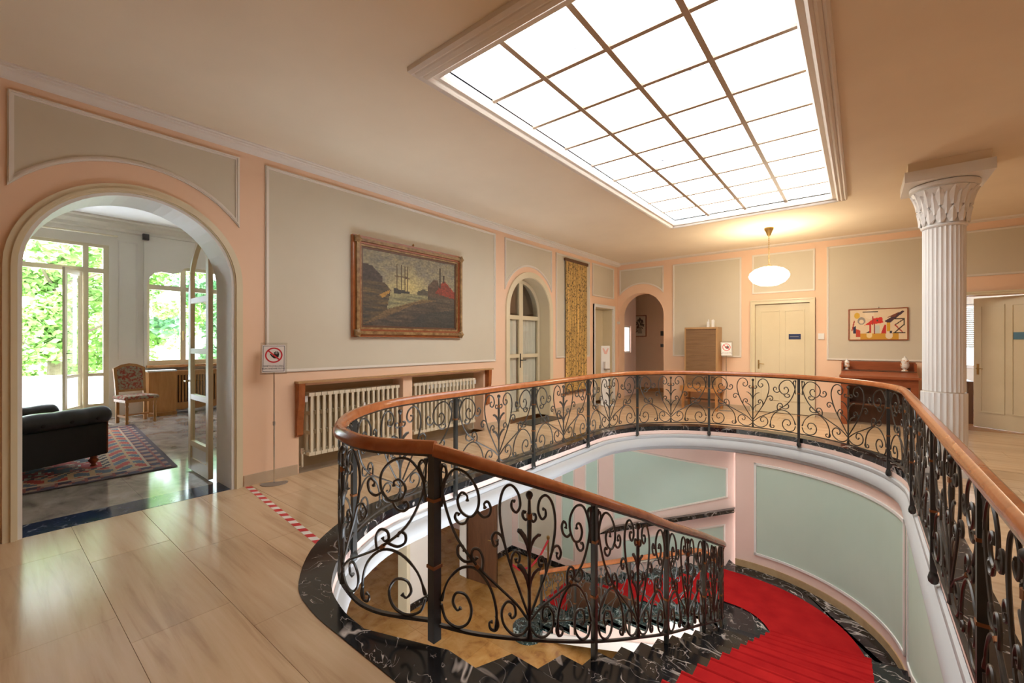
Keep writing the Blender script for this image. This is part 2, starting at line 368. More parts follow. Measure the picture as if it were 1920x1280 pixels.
# skirting stones
for a0, a1 in ((-2.5, .1), (1.74, 2.31), (5.42, 5.97), (7.55, 9.27), (10.40, YB)): 
    k = a0
    while k < a1-.02: MB().box(0, .018, k+.002, min(k+.55, a1), 0, .11).build('skirting_stone', 'skirt', wl); k += .55
for a0, a1 in ((1.24, 3.12), (4.31, 6.02)):
    k = a0
    while k < a1-.02: MB().box(k+.002, min(k+.6, a1), YB-.018, YB, 0, .11).build('skirting_stone', 'skirt', wb); k += .6
# arch linings
def arch_lining(name, A, mapf, w, o0, o1, m, parent, zb=0):
    c, r, zs = A; outer = [(c-r-w, zb)]+arc(c, zs, r+w, 180, 0, 28)+[(c+r+w, zb)]; inner = [(c-r, zb)]+arc(c, zs, r, 180, 0, 28)+[(c+r, zb)]
    b = MB(); n = len(outer)
    for i in range(n-1): b.prism([outer[i], outer[i+1], inner[i+1], inner[i]], mapf(o0), mapf(o1))
    return b.build(name, m, parent)
arch_lining('arch_architrave', A1, ML, .075, -.0, .03, 'cream', wl); arch_lining('arch_bead', (A1[0], A1[1]+.012, A1[2]), ML, .022, .0, .045, 'cream', wl)
arch_lining('arch_reveal', (A1[0], A1[1]-.025, A1[2]), ML, .03, -WT-.02, .02, 'white', wl)
arch_lining('arch_architrave', A2, ML, .10, .0, .03, 'cream', wl); arch_lining('arch_reveal', (A2[0], A2[1]-.012, A2[2]), ML, .02, -WT, .02, 'cream', wl)
arch_lining('arch_reveal', (A3[0], A3[1]-.006, A3[2]), MK, .008, -.31, .006, 'peach', wb)
box('impost', -.02, .06, YB-.03, YB+.02, 1.98, 2.05, 'trim', wb)
# ceiling with its opening, cornice
SX0, SX1, SY0, SY1 = 2.49, 4.68, 2.26, 7.62
ce = MB()
for p in subtract([(-.4, hy0-.2), (hx1+.2, hy0-.2), (hx1+.2, YB+.3), (-.4, YB+.3)], [(SX0-.03, SY0-.03), (SX1+.03, SY0-.03), (SX1+.03, SY1+.03), (SX0-.03, SY1+.03)]):
    ce.prism(p, lambda a, b: (a, b, ZC), lambda a, b: (a, b, ZC+.12))
ce = struct(ce.build('ceiling', 'ceil'))
def cornice(prof, T0, T1, m, parent, name):
    b = MB(); n = len(prof); b.add([T0(*p) for p in prof]+[T1(*p) for p in prof], [(i, (i+1) % n, n+(i+1) % n, n+i) for i in range(n)]+[tuple(range(n))[::-1], tuple(range(n, 2*n))])
    return b.build(name, m, parent)
cprof = [(0, 0), (.13, 0), (.13, -.012), (.11, -.016), (.11, -.03), (.09, -.034), (.085, -.05), (.05, -.065), (.03, -.075), (0, -.08)]
tr = sroot('trim_2')
cornice(cprof, lambda o, z: (o, hy0, ZC+z), lambda o, z: (o, YB, ZC+z), 'trim', tr, 'cornice')
cornice(cprof[:2]+[(.10, -.02), (.02, -.03), (0, -.035)], lambda o, z: (0, YB-o, ZC+z), lambda o, z: (hx1, YB-o, ZC+z), 'trim', tr, 'cornice')

# ---------------------------------------------------------------- skylight
sk = thing('skylight', 'large frosted glass skylight with wooden glazing bars in the ceiling', 'skylight', (0, 0, 0))
sp = [(0, -.0), (.0, -.035), (.022, -.05), (.045, -.035), (.05, -.045), (.072, -.06), (.095, -.045), (.10, -.05), (.122, -.062), (.145, -.045), (.15, -.03), (.20, -.025), (.22, 0.0), (.22, .07), (.0, .05)]
oc = [(2.36, 2.02), (4.86, 2.02), (4.86, 7.73), (2.36, 7.73)]
wd = [(.13+.0)/.22, 1.0, .18/.22, .12/.22]   # moulding is broader on some sides: measured per side
ring_pts = []
for o, z in sp:
    f = o/.22; ring_pts.append([(oc[0][0]+f*(SX0-oc[0][0]), oc[0][1]+f*(SY0-oc[0][1]), ZC+z), (oc[1][0]+f*(SX1-oc[1][0]), oc[1][1]+f*(SY0-oc[1][1]), ZC+z),
        (oc[2][0]+f*(SX1-oc[2][0]), oc[2][1]+f*(SY1-oc[2][1]), ZC+z), (oc[3][0]+f*(SX0-oc[3][0]), oc[3][1]+f*(SY1-oc[3][1]), ZC+z)])
n = len(ring_pts)
for sd in range(4):
    V = [r[sd] for r in ring_pts]+[r[(sd+1) % 4] for r in ring_pts]
    obj('moulding', V, [(i, i+1, n+i+1, n+i) for i in range(n-1)], 'trim', sk)
ZG = 3.635; pw = (SX1-SX0)/4; ph = (SY1-SY0)/9
for i in range(4):
    for j in range(9):
        box('glass_pane', SX0+i*pw+.004, SX0+(i+1)*pw-.004, SY0+j*ph+.004, SY0+(j+1)*ph-.004, ZG, ZG+.012, 'sky', sk)
for i in range(1, 4): box('glazing_bar', SX0+i*pw-.021, SX0+i*pw+.021, SY0, SY1, ZG-.030, ZG+.03, 'bar', sk)
for j in range(1, 9): box('glazing_bar', SX0, SX1, SY0+j*ph-.019, SY0+j*ph+.019, ZG-.024, ZG+.03, 'bar', sk)
box('backing_frame', SX0-.1, SX0, SY0-.1, SY1+.1, ZG-.02, ZG+.1, 'trim', sk); box('backing_frame', SX1, SX1+.1, SY0-.1, SY1+.1, ZG-.02, ZG+.1, 'trim', sk)
box('backing_frame', SX0, SX1, SY0-.1, SY0, ZG-.02, ZG+.1, 'trim', sk); box('backing_frame', SX0, SX1, SY1, SY1+.1, ZG-.02, ZG+.1, 'trim', sk)

# ---------------------------------------------------------------- lower hall
ZL = -3.675; YW = 8.36
lf = sroot('floor_lower_hall'); T = .62
for i in range(-8, 10):
    for j in range(-2, 14):
        x0, y0 = i*T, j*T
        if x0 > 3.7 or x0 < -5 or y0 > 8.6: continue
        t = [(x0+.001, y0+.001), (x0+T-.001, y0+.001), (x0+T-.001, y0+T-.001), (x0+.001, y0+T-.001)]
        tile_obj('marble_tile', [t], ZL-.03, ZL, 'orange', lf)
struct(box('wall_lower_far', -5, 3.35, YW, YW+.2, ZL, -.13, 'pinkwall'))
ll = struct(MB().box(-1.95, -1.75, 5.15, 5.75, ZL, -.4).box(-1.95, -1.75, 6.75, YW, ZL, -.4).box(-1.95, -1.75, 5.75, 6.75, ZL+2.15, -.4).box(-1.95, -1.75, -1.2, 3.55, ZL, -.4).box(-1.95, -1.75, 3.55, 5.15, ZL+2.2, -.4).build('wall_lower_left', 'creamw'))
struct(box('wall_lower_near', -5, 6, -1.3, -1.2, ZL, -.4, 'creamw')); struct(box('wall_lower_outer', -5.1, -5, -1.3, 8.5, ZL, -.4, 'pinkwall'))
for y0, y1 in ((-1.2, 3.5), (5.2, 5.72), (6.78, YW)): box('black_skirting', -1.75, -1.73, y0, y1, ZL, ZL+.13, 'black', ll)
lw = D.objects['wall_lower_far']
box('black_skirting', -1.75, .25, YW-.02, YW, ZL, ZL+.13, 'black', lw)
for y0, y1 in ((3.49, 3.57), (5.12, 5.2)): box('door_frame', -1.97, -1.70, y0, y1, ZL, ZL+2.25, 'cream', ll)
MW = lambda o: (lambda a, b: (a, YW-o, b))
# stair wall of the right side and the rounded far end
cw = [(5.42, 1.27), (5.42, 3.8)]+[(5.42, CY)]+arc(CX, CY, RR, 0, 97, 22)[1:]
def wall_path(name, P, zfun0, zfun1, off, m, parent=None, th=None):
    V = []; F = []
    for i, (x, y) in enumerate(P):
        t = Vector(P[min(i+1, len(P)-1)])-Vector(P[max(i-1, 0)]); nn = Vector((-t.y, t.x)).normalized()
        q = Vector((x, y))+nn*off; q2 = Vector((x, y))+nn*(off-(th or .05))
        V += [(q.x, q.y, zfun0(i)), (q.x, q.y, zfun1(i)), (q2.x, q2.y, zfun1(i)), (q2.x, q2.y, zfun0(i))]
    for i in range(len(P)-1):
        a, b = 4*i, 4*i+4; F += [(a, b, b+1, a+1), (a+1, b+1, b+2, a+2), (a+2, b+2, b+3, a+3), (a+3, b+3, b, a)]
    F += [(0, 1, 2, 3), tuple(4*(len(P)-1)+k for k in (3, 2, 1, 0))]
    return obj(name, V, F, m, parent, True)
wc = struct(wall_path('wall_stair_curved', cw, lambda i: ZL, lambda i: -.16, -.002, 'pinkwall', None, .1))
# finer path for panels
fine = []
for i in range(len(cw)-1):
    for k in range(6): fine.append(tuple(Vector(cw[i]).lerp(Vector(cw[i+1]), k/6)))
fine.append(cw[-1])
S1Y0, S1T, S1R = 1.42, .345, .155                     # first flight
ZLand = -S1R*15
stair_z = lambda y: max(ZLand, -S1R*((y-S1Y0)/S1T+1)) if y > S1Y0 else 0
def curved_panel(i0, i1, zb, zt):
    P = fine[i0:i1+1]; lo = [zb(p) for p in P]; n = len(P)
    wall_path('panel_field', P, lambda i: lo[i], lambda i: zt, .006, 'mint', wc, .01)
    w = .035
    wall_path('panel_moulding', P, lambda i: lo[i]-w, lambda i: lo[i], .02, 'white', wc, .025); wall_path('panel_moulding', P, lambda i: zt, lambda i: zt+w, .02, 'white', wc, .025)
    for e in (P[:2], P[-2:]):
        a, b = Vector(e[0]), Vector(e[1]); d = (b-a).normalized()*w; q = [tuple(a), tuple(a+d)] if e is not P[-2:] and e[0] == P[0] else [tuple(b-d), tuple(b)]
        z0 = lo[0] if e[0] == P[0] else lo[-1]
        wall_path('panel_moulding', q, lambda i: z0-w, lambda i: zt+w, .02, 'white', wc, .025)
nf = len(fine)
ia = min(range(nf), key=lambda i: (Vector(fine[i])-Vector((5.40, 6.62))).length); ib = min(range(nf), key=lambda i: (Vector(fine[i])-Vector((3.62, 8.22))).length)
curved_panel(ia, ib, lambda p: -2.03, -.56)
i2 = min(range(nf), key=lambda i: (Vector(fine[i])-Vector((5.42, 6.45))).length)
curved_panel(1, i2, lambda p: min(-.75, stair_z(p[1])+.32), -.56)
wall_path('stone_skirting', [p for p in fine if True], lambda i: stair_z(fine[i][1]) if fine[i][1] < 6.3 else ZLand, lambda i: (stair_z(fine[i][1]) if fine[i][1] < 6.3 else ZLand)+.11, .014, 'tanst', wc, .02)
# far wall panels and the marble ledge that climbs with the second flight
panel([(0.98, -2.22), (3.17, -1.25), (3.17, -0.73), (0.98, -0.67)], MW, lw, 'mint', .03)
panel([(1.16, -2.58), (3.13, -1.73), (3.13, -2.13), (1.16, -3.13)], MW, lw, 'mint', .03)
panel([(0.31, -3.53), (0.64, -3.35), (0.64, -0.79), (0.31, -0.93)], MW, lw, 'mint', .03)
panel([(-0.30, -3.40), (0.04, -3.38), (0.04, -1.12), (-0.30, -1.25)], MW, lw, 'mint', .03)
panel([(-1.55, -3.40), (-0.45, -3.39), (-0.45, -1.43), (-1.55, -1.89)], MW, lw, 'field', .03)
lp = [(0.69, -2.56), (3.30, -1.45), (3.30, -1.39), (0.98, -2.33)]
MB().prism(lp, MW(.0), MW(.13)).build('marble_ledge', 'black', lw)

# ---------------------------------------------------------------- staircase
st = thing('staircase', 'black marble staircase with two flights and a rounded landing', 'staircase')
XI, XO = 3.76, 5.41
top = [(2.98, 1.27), (5.42, 1.27), (5.42, S1Y0), (3.44, S1Y0+.02), (3.2, 1.35)]
MB().prism(top, lambda a, b: (a, b, -.155), lambda a, b: (a, b, .004)).build('top_step', 'black', st)
def inner_x(y): return 3.46+.30*min(1, max(0, (y-1.42)/.9))**.7
skew = lambda k: .26*(k/14)**1.5
for k in range(15):
    y0, y1 = S1Y0+k*S1T, S1Y0+(k+1)*S1T; z = -S1R*(k+1)
    if k == 14: break
    xi0, xi1 = inner_x(y0), inner_x(y1)
    poly = [(xi0-.045, y0-.03), (XO, y0-.03+skew(k)), (XO, y1+.012+skew(k+1)), (xi1-.045, y1+.012)]
    MB().prism(poly, lambda a, b: (a, b, z-.155), lambda a, b: (a, b, z-.03)).build('step', 'black', st)
    t = [(xi0-.055, y0-.0), (XO, y0+skew(k)), (XO, y1+.02+skew(k+1)), (xi1-.055, y1+.02)]
    MB().prism(t, lambda a, b: (a, b, z-.03), lambda a, b: (a, b, z)).build('tread', 'black', st)
yl = S1Y0+14*S1T
land = [(3.70, yl), (5.41, yl+skew(14))]+[(5.41, CY)]+arc(CX, CY, RR-.005, 0, 97, 20)[1:]+[(3.2, 8.33), (3.2, 6.27), (3.55, 6.20)]
MB().prism(land, lambda a, b: (a, b, ZLand-.16), lambda a, b: (a, b, ZLand)).build('landing', 'black', st)
S2X0, S2T, S2R = 3.2, .333, .15
for k in range(9):
    x1, x0, z = S2X0-k*S2T, S2X0-(k+1)*S2T, ZLand-S2R*(k+1)
    if k == 8: break
    box('step', x0-.02, x1+.02, 6.27, YW-.002, z-.15, z-.03, 'green', st); box('tread', x0-.02, x1, 6.24, YW-.002, z-.03, z, 'green', st)
# curled bottom step
cs = [(S2X0-8*S2T, 6.3)]+arc(.42, 6.12, .30, 60, 330, 18)+[(.75, 6.1), (.62, 6.3)]
MB().prism([(.56, YW-.002), (.20, YW-.002), (.20, 6.3)]+arc(.42, 6.12, .27, 140, 400, 18)+[(.56, 6.3)], lambda a, b: (a, b, ZL), lambda a, b: (a, b, ZL+.15)).build('curled_step', 'green', st)
MB().prism(offset([(.50, YW-.06), (.24, YW-.06), (.24, 6.3)]+arc(.42, 6.12, .21, 140, 400, 18)+[(.50, 6.3)], -.0), lambda a, b: (a, b, ZL+.15), lambda a, b: (a, b, ZL+.155)).build('curled_tread', 'green', st)
# stringers
sy = 6.27
P = [(S2X0+.4, ZLand)]
for k in range(8): P += [(S2X0-k*S2T, ZLand-S2R*k), (S2X0-k*S2T, ZLand-S2R*(k+1))]
P += [(S2X0-8*S2T, ZLand-S2R*8), (S2X0-8*S2T, ZL), (S2X0-8*S2T+.1, ZL), (S2X0, ZLand-.50), (S2X0+.4, ZLand-.42)]
MB().prism(P, lambda a, b: (a, sy-.02, b), lambda a, b: (a, sy+.05, b)).build('stringer', 'pinkwall', st)
Q = [(.62, ZL+.06), (S2X0, ZLand-.42), (S2X0+.45, ZLand-.34), (S2X0+.45, ZLand-.52), (S2X0, ZLand-.60), (.85, ZL)]
MB().prism(Q, lambda a, b: (a, sy-.05, b), lambda a, b: (a, sy+.06, b)).build('stringer_moulding', 'white', st)
P = [(S1Y0-.1, -.0)]
for k in range(14): P += [(S1Y0+k*S1T, -S1R*k), (S1Y0+k*S1T, -S1R*(k+1))]
P += [(yl, ZLand+S1R), (yl, ZLand-.3), (S1Y0-.1, -.42)]
MB().prism(P, lambda a, b: (inner_x(a)-.02, a, b-.012), lambda a, b: (inner_x(a)+.03, a, b-.012)).build('stringer', 'pinkwall', st)
MB().prism([(3.2, 6.35), (3.2, 8.3), (3.26, 8.3), (3.26, 6.35)], lambda a, b: (a, b, ZL), lambda a, b: (a, b, ZLand-.1)).build('under_stair_panel', 'wood', st)
MB().box(.75, 3.2, 6.9, 6.95, ZL, ZLand-.5).build('under_stair_panel', 'woodd', st)
# carpet runner
c0, c1, th = CX+.56, CX+1.55, .012
cp = MB()
def fold(pts, f0, f1):
    for (a, z), (b, z2) in zip(pts[:-1], pts[1:]):
        up = Vector((0, 0, th)) if abs(z-z2) < 1e-6 else Vector((0, 0, 0)); n = up if up.z else None
        cp.add([f0(a, z), f1(a, z), f1(b, z2), f0(b, z2)], [(0, 1, 2, 3)])
pts = []
for k in range(1, 14): pts += [(S1Y0+k*S1T+.027, -S1R*k+th), (S1Y0+k*S1T+.027, -S1R*(k+1)+th)]
pts += [(yl+.027, -S1R*14+th), (yl+.027, ZLand+th), (CY, ZLand+th)]
def sk_(y): return skew(max(0, min(14, round((y-.027-S1Y0)/S1T)))) if y < CY-.01 else 0
fold(pts, lambda a, z: (c0, a+sk_(a)*(c0-XI)/1.65, z), lambda a, z: (c1, a+sk_(a)*(c1-XI)/1.65, z))
for k in range(1, 15):      # rounded fold over every nosing
    y = S1Y0+k*S1T+.020; z = -S1R*k+.002; cp.tube([(c0, y+skew(k)*(c0-XI)/1.65, z), (c1, y+skew(k)*(c1-XI)/1.65, z)], .019, 10)
for k in range(1, 9): cp.tube([(S2X0-k*S2T-.018, 6.91, ZLand-S2R*k+.002), (S2X0-k*S2T-.018, 7.90, ZLand-S2R*k+.002)], .019, 10)
A_ = arc(CX, CY, .56, 0, 90, 20); B_ = arc(CX, CY, 1.55, 0, 90, 20)
for i in range(20): cp.add([(*A_[i], ZLand+th), (*B_[i], ZLand+th), (*B_[i+1], ZLand+th), (*A_[i+1], ZLand+th)], [(0, 1, 2, 3)])
pts = [(CX, ZLand+th)]
for k in range(8): pts += [(S2X0-k*S2T-(.028 if k else .006), ZLand-S2R*k+th), (S2X0-k*S2T-(.028 if k else .006), ZLand-S2R*(k+1)+th)]
pts += [(S2X0-8*S2T-.028, ZLand-S2R*8+th), (S2X0-8*S2T-.028, ZL+.16)]
pts += [(.195, ZL+.16), (.19, ZL+.004)]
fold(pts, lambda a, z: (a, 6.91, z), lambda a, z: (a, 7.90, z))
tag(cp.build('carpet_runner', 'red'), 'bright red carpet runner laid down the marble stairs and landing', 'carpet')

# ---------------------------------------------------------------- railings
def resample(P, step=.03):
    P = [Vector(p) for p in P]; out = [P[0]]; acc = 0
    L_ = [0]
    for a, b in zip(P[:-1], P[1:]): L_.append(L_[-1]+(b-a).length)
    n = max(2, int(L_[-1]/step)); out = []; j = 0
    for i in range(n+1):
        s = L_[-1]*i/n
        while j < len(P)-2 and L_[j+1] < s: j += 1
        t = (s-L_[j])/max(1e-9, L_[j+1]-L_[j]); out.append(P[j].lerp(P[j+1], min(1, t)))
    return out, L_[-1]/n
class Path:
    """plan path with base height; (s,t) -> world"""
    def __init__(s, P): s.p, s.st = resample(P); s.len = s.st*(len(s.p)-1)
    def at(s, d, t=0, o=0):
        f = min(max(d/s.st, 0), len(s.p)-1.001); i = int(f); p = s.p[i].lerp(s.p[i+1], f-i)
        i0, i1 = max(i-3, 0), min(i+4, len(s.p)-1); tg = s.p[i1]-s.p[i0]; nn = Vector((-tg.y, tg.x, 0)).normalized()
        return p+Vector((0, 0, t))+nn*o
    def near(s, x, y): return min(range(len(s.p)), key=lambda i: (s.p[i].x-x)**2+(s.p[i].y-y)**2)*s.st
HALF = dict(
 lyre=[(.012, .13), (.10, .27), (.205, .45), (.262, .64), (.238, .765), (.17, .812), (.105, .78), (.085, .715), (.12, .672), (.16, .692), (.158, .728), (.135, .73)],
 curl1=[(.215, .475), (.245, .525), (.295, .54), (.325, .505), (.305, .468), (.278, .478), (.283, .502)],
 curl2=[(.165, .375), (.158, .43), (.125, .462), (.092, .445), (.095, .41), (.12, .405), (.122, .425)],
 diag=[(.015, .10), (.12, .18), (.28, .26), (.44, .345), (.58, .46), (.66, .60), (.69, .72), (.692, .82)],
 curl3=[(.40, .325), (.395, .385), (.425, .43), (.468, .425), (.478, .388), (.452, .372), (.438, .39)],
 curl4=[(.47, .365), (.53, .352), (.575, .378), (.575, .42), (.543, .43), (.53, .405)],
 cee=[(.69, .60), (.672, .72), (.60, .808), (.505, .80), (.435, .73), (.43, .65), (.48, .59), (.55, .60), (.578, .655), (.55, .70), (.512, .692), (.51, .665)],
 tail=[(.44, .63), (.395, .605), (.35, .62), (.335, .66), (.357, .69), (.385, .675), (.378, .652)],
 curl5=[(.50, .587), (.525, .55), (.565, .54), (.595, .562), (.585, .59), (.565, .583)],
 bow=[(.30, .02), (.288, .12), (.335, .24), (.44, .325), (.55, .315), (.645, .23), (.69, .12)],
 loop=[(.69, .10), (.66, .03), (.58, .005), (.505, .04), (.48, .115), (.52, .18), (.585, .18), (.61, .13), (.582, .092), (.555, .11)],
 foot=[(.01, .06), (.07, .018), (.155, .015), (.23, .065), (.243, .135), (.195, .185), (.138, .17), (.128, .12), (.16, .10), (.178, .122)],
 curl6=[(.292, .10), (.275, .055), (.295, .025), (.335, .03), (.345, .06), (.322, .068)],
 volute=[(.692, .70), (.655, .77), (.668, .81), (.695, .795)],
 knot=[(.0, .665), (.035, .645), (.062, .662), (.058, .69), (.038, .685)])
def scroll_panel(path, d0, d1, H, parent, rad=.0075, simple=False):
    c, hw = (d0+d1)/2, (d1-d0)/2; sx = hw/.72; sy = H/.835
    fw = lambda s, t, o=0: path.at(c+s*sx, .085+t*sy, o)
    for sg in (-1, 1):
        for nm, pts in HALF.items():
            q = catmull([(a*sg, b, 0) for a, b in pts], 4)
            m_ = len(q); r = [rad*(1 if i < m_-6 else (.8 if i < m_-2 else 1.35)) for i in range(m_)]
            MB().tube([fw(p.x, p.y) for p in q], r, 6).build('scroll', 'iron', parent, True)
    stem = MB().tube([fw(0, t) for t in (0, .05, .2, .45, .62, .70, .78)], [.020, .011, .010, .010, .014, .010, .007], 8).build('flower_stem', 'iron', parent, True)
    b0 = fw(0, .785); MB().lathe([(.004, -.03), (.014, -.018), (.021, 0), (.019, .012), (.008, .022)], b0, 10).build('bud', 'iron', stem, True)
    MB().tube([fw(0, .655), fw(0, .685)], .017, 8).build('binding', 'copper', stem, True)
    for sg in (-1, 1):
        for t0 in (.26, .45):
            lf_ = [fw(sg*a, t0+b) for a, b in ((.004, 0), (.018, .06), (.045, .10), (.082, .125), (.108, .128))]
            MB().tube(lf_, [.008, .013, .016, .015, .010], 6, flat=.45).build('leaf', 'iron', stem, True)
    for sg in (-1, 1): MB().tube([fw(sg*.43, .335), fw(sg*.448, .348)], .012, 8).build('binding', 'copper', parent, True)
def post(path, d, z0, z1, parent, r=.017, finial=True, o=0):
    p = path.at(d, 0, o)
    ps = MB().box(p.x-r, p.x+r, p.y-r, p.y+r, p.z+z0, p.z+z1).build('post', 'irond', parent)
    if finial: MB().lathe([(.012, .07), (.022, .05), (.03, .015), (.026, -.012), (.012, -.025)], (p.x, p.y, p.z+z0-.02), 10).build('finial', 'irond', ps, True)
    for t in (.36, .70): MB().box(p.x-r*1.2, p.x+r*1.2, p.y-r*1.2, p.y+r*1.2, p.z+t-.008, p.z+t+.008).build('binding', 'copper', ps)
    return ps
hr_prof = [(-.034, .0), (-.036, .02), (-.028, .045), (-.012, .06), (.012, .06), (.028, .045), (.036, .02), (.034, 0), (.02, -.006), (-.02, -.006)]
def handrail(path, zf, parent, d0=0, d1=None, nm='handrail'):
    d1 = d1 or path.len; n = int((d1-d0)/.06); V = []; k = len(hr_prof)
    for i in range(n+1):
        d = d0+(d1-d0)*i/n
        for o, z in hr_prof: V.append(path.at(d, zf+z, o))
    F = [(i*k+j, i*k+(j+1) % k, (i+1)*k+(j+1) % k, (i+1)*k+j) for i in range(n) for j in range(k)]+[tuple(range(k))[::-1], tuple(range(n*k, n*k+k))]
    return obj(nm, V, F, 'rail', parent, True)
def flatbar(path, z0, z1, w, m, parent, nm, d0=0, d1=None):
    d1 = d1 or path.len; n = int((d1-d0)/.05); V = []
    for i in range(n+1):
        d = d0+(d1-d0)*i/n
        for o, z in ((-w, z0), (w, z0), (w, z1), (-w, z1)): V.append(path.at(d, z, o))
    F = [(i*4+j, i*4+(j+1) % 4, i*4+4+(j+1) % 4, i*4+4+j) for i in range(n) for j in range(4)]+[(3, 2, 1, 0), (n*4, n*4+1, n*4+2, n*4+3)]
    return obj(nm, V, F, m, parent)
ro = .035
gp = [(5.42-ro, 1.30, 0), (5.42-ro, CY, 0)]+[(a, b, 0) for a, b in arc(CX, CY, RR-ro, 0, 180, 40)[1:]]+[(1.68+ro, 2.85, 0)]
gp += [(p.x, p.y, 0) for p in catmull([(1.715, 2.85, 0), (1.775, 2.27, 0), (2.05, 1.77, 0), (2.43, 1.44, 0), (2.73, 1.33, 0), (3.0, 1.325, 0), (3.31, 1.47, 0)], 8)[1:]]
gal = Path(gp)
rg = thing('gallery_railing', 'curving wrought iron railing with mahogany handrail around the stairwell opening', 'railing', (0, 0, 0))
handrail(gal, .937, rg); flatbar(gal, .07, .085, .010, 'iron', rg, 'bottom_rail'); flatbar(gal, .918, .935, .014, 'iron', rg, 'top_bar')
pd = [gal.near(*q) for q in ((5.385, 1.32), (5.385, 2.55), (5.385, 4.05), (5.385, 5.6), (5.28, 7.01), (4.29, 8.11), (2.89, 8.2), (1.84, 7.33), (1.7, 5.96), (1.7, 4.51), (1.7, 3.12), (2.05, 1.76))]+[gal.len-.005]
for i, d in enumerate(pd):
    last = i == len(pd)-1
    post(gal, d, -.09 if not last else -.02, .93, rg, .017 if not last else .024, not last)
for a, b in zip(pd[:-1], pd[1:]): scroll_panel(gal, a+.02, b-.02, .835, rg)
# stair railing: both flights in one sweep
sp_ = [(3.30, 1.466), (3.46, 1.62), (3.60, 1.95), (3.71, 2.4), (3.765, 2.95), (3.78, 3.5), (3.775, 4.6), (3.75, 5.3), (3.69, 5.75), (3.56, 6.05), (3.36, 6.21), (3.05, 6.25), (2.4, 6.25), (1.6, 6.25), (.9, 6.25), (.62, 6.22)]
def rail_z(x, y):
    if y < 6.0 and x > 3.2: return max(ZLand+.02, min(0, -S1R/S1T*(y-S1Y0-.02)))
    return ZLand+.0-S2R/S2T*max(0, 3.25-x)
q = catmull([(x, y, 0) for x, y in sp_], 10); q = [Vector((p.x, p.y, rail_z(p.x, p.y))) for p in q]
for _ in range(6): q = [q[0]]+[Vector((q[i].x, q[i].y, (q[i-1].z+q[i].z*2+q[i+1].z)/4)) for i in range(1, len(q)-1)]+[q[-1]]
srp = Path(q)
rs = thing('stair_railing', 'wrought iron stair railing with mahogany handrail descending both flights', 'railing', (0, 0, 0))
handrail(srp, .937, rs); flatbar(srp, .07, .085, .010, 'iron', rs, 'bottom_rail'); flatbar(srp, .918, .935, .014, 'iron', rs, 'top_bar')
pd2 = [0.0]+[srp.near(*q) for q in ((3.71, 2.4), (3.78, 3.5), (3.775, 4.6), (3.74, 5.42), (3.3, 6.22), (2.25, 6.25), (1.3, 6.25))]+[srp.len-.02]
for i, d in enumerate(pd2[1:]): post(srp, d, -.16, .93, rs, .016, False)
for a, b in zip(pd2[:-1], pd2[1:]): scroll_panel(srp, a+.02, b-.02, .835, rs)

# ---------------------------------------------------------------- column
cl = thing('column', 'white fluted column with leaf capital standing beside the right railing', 'column', (5.76, 7.1, 0))
cl_r = .185
def flute(z0, z1, r, name, n=24):
    V = []; k = n*6
    for z in (z0, z1):
        for i in range(k):
            a = 2*math.pi*i/k; ph = (i % 6)/6; V.append((math.cos(a)*r*(1-.05*math.sin(math.pi*ph)), math.sin(a)*r*(1-.05*math.sin(math.pi*ph)), z))
    return obj(name, V, [(i, (i+1) % k, k+(i+1) % k, k+i) for i in range(k)]+[tuple(range(k))[::-1], tuple(range(k, 2*k))], 'white', cl)
MB().box(-.26, .26, -.26, .26, 0, .08).build('plinth', 'white', cl); MB().lathe([(.25, .08), (.26, .11), (.24, .15), (.20, .17), (.2, .19)], n=32).build('base', 'white', cl, True)
flute(.19, .92, .20, 'lower_shaft'); flute(.935, 2.83, cl_r, 'shaft', 28); MB().lathe([(.17, .915), (.17, .94)], n=32).build('joint', 'trim', cl)
MB().lathe([(.19, 2.83), (.20, 2.845), (.195, 2.86), (.185, 2.865), (.19, 2.95), (.215, 3.10), (.265, 3.22), (.285, 3.26), (.27, 3.275)], n=32).build('capital', 'white', cl, True)
for rw, (z0, h, r0, r1, nn) in enumerate(((2.87, .17, .192, .215, 14), (2.96, .25, .198, .25, 14), (3.06, .20, .215, .275, 14))):
    for i in range(nn):
        a = 2*math.pi*(i+.5*rw)/nn; ca, sa = math.cos(a), math.sin(a); w = .045
        V = []; F = []
        for j, (f, ww) in enumerate(((0, .5), (.3, 1), (.6, .9), (.85, .5), (1, .05))):
            r = r0+(r1-r0)*f**1.6+.008; z = z0+h*f
            V += [((r)*ca+sa*w*ww, r*sa-ca*w*ww, z), ((r+.018)*ca, (r+.018)*sa, z), (r*ca-sa*w*ww, r*sa+ca*w*ww, z)]
        for j in range(4): F += [(3*j, 3*j+1, 3*j+4, 3*j+3), (3*j+1, 3*j+2, 3*j+5, 3*j+4)]
        obj('leaf', V, F, 'white', cl)
MB().lathe([(.27, 3.27), (.30, 3.29), (.30, 3.33), (.28, 3.34)], n=32).build('echinus', 'white', cl, True)
MB().box(-.36, .36, -.36, .36, 3.34, 3.46).build('abacus', 'white', cl); MB().box(-.33, .33, -.33, .33, 3.46, ZC).build('abacus_neck', 'ceil', cl)

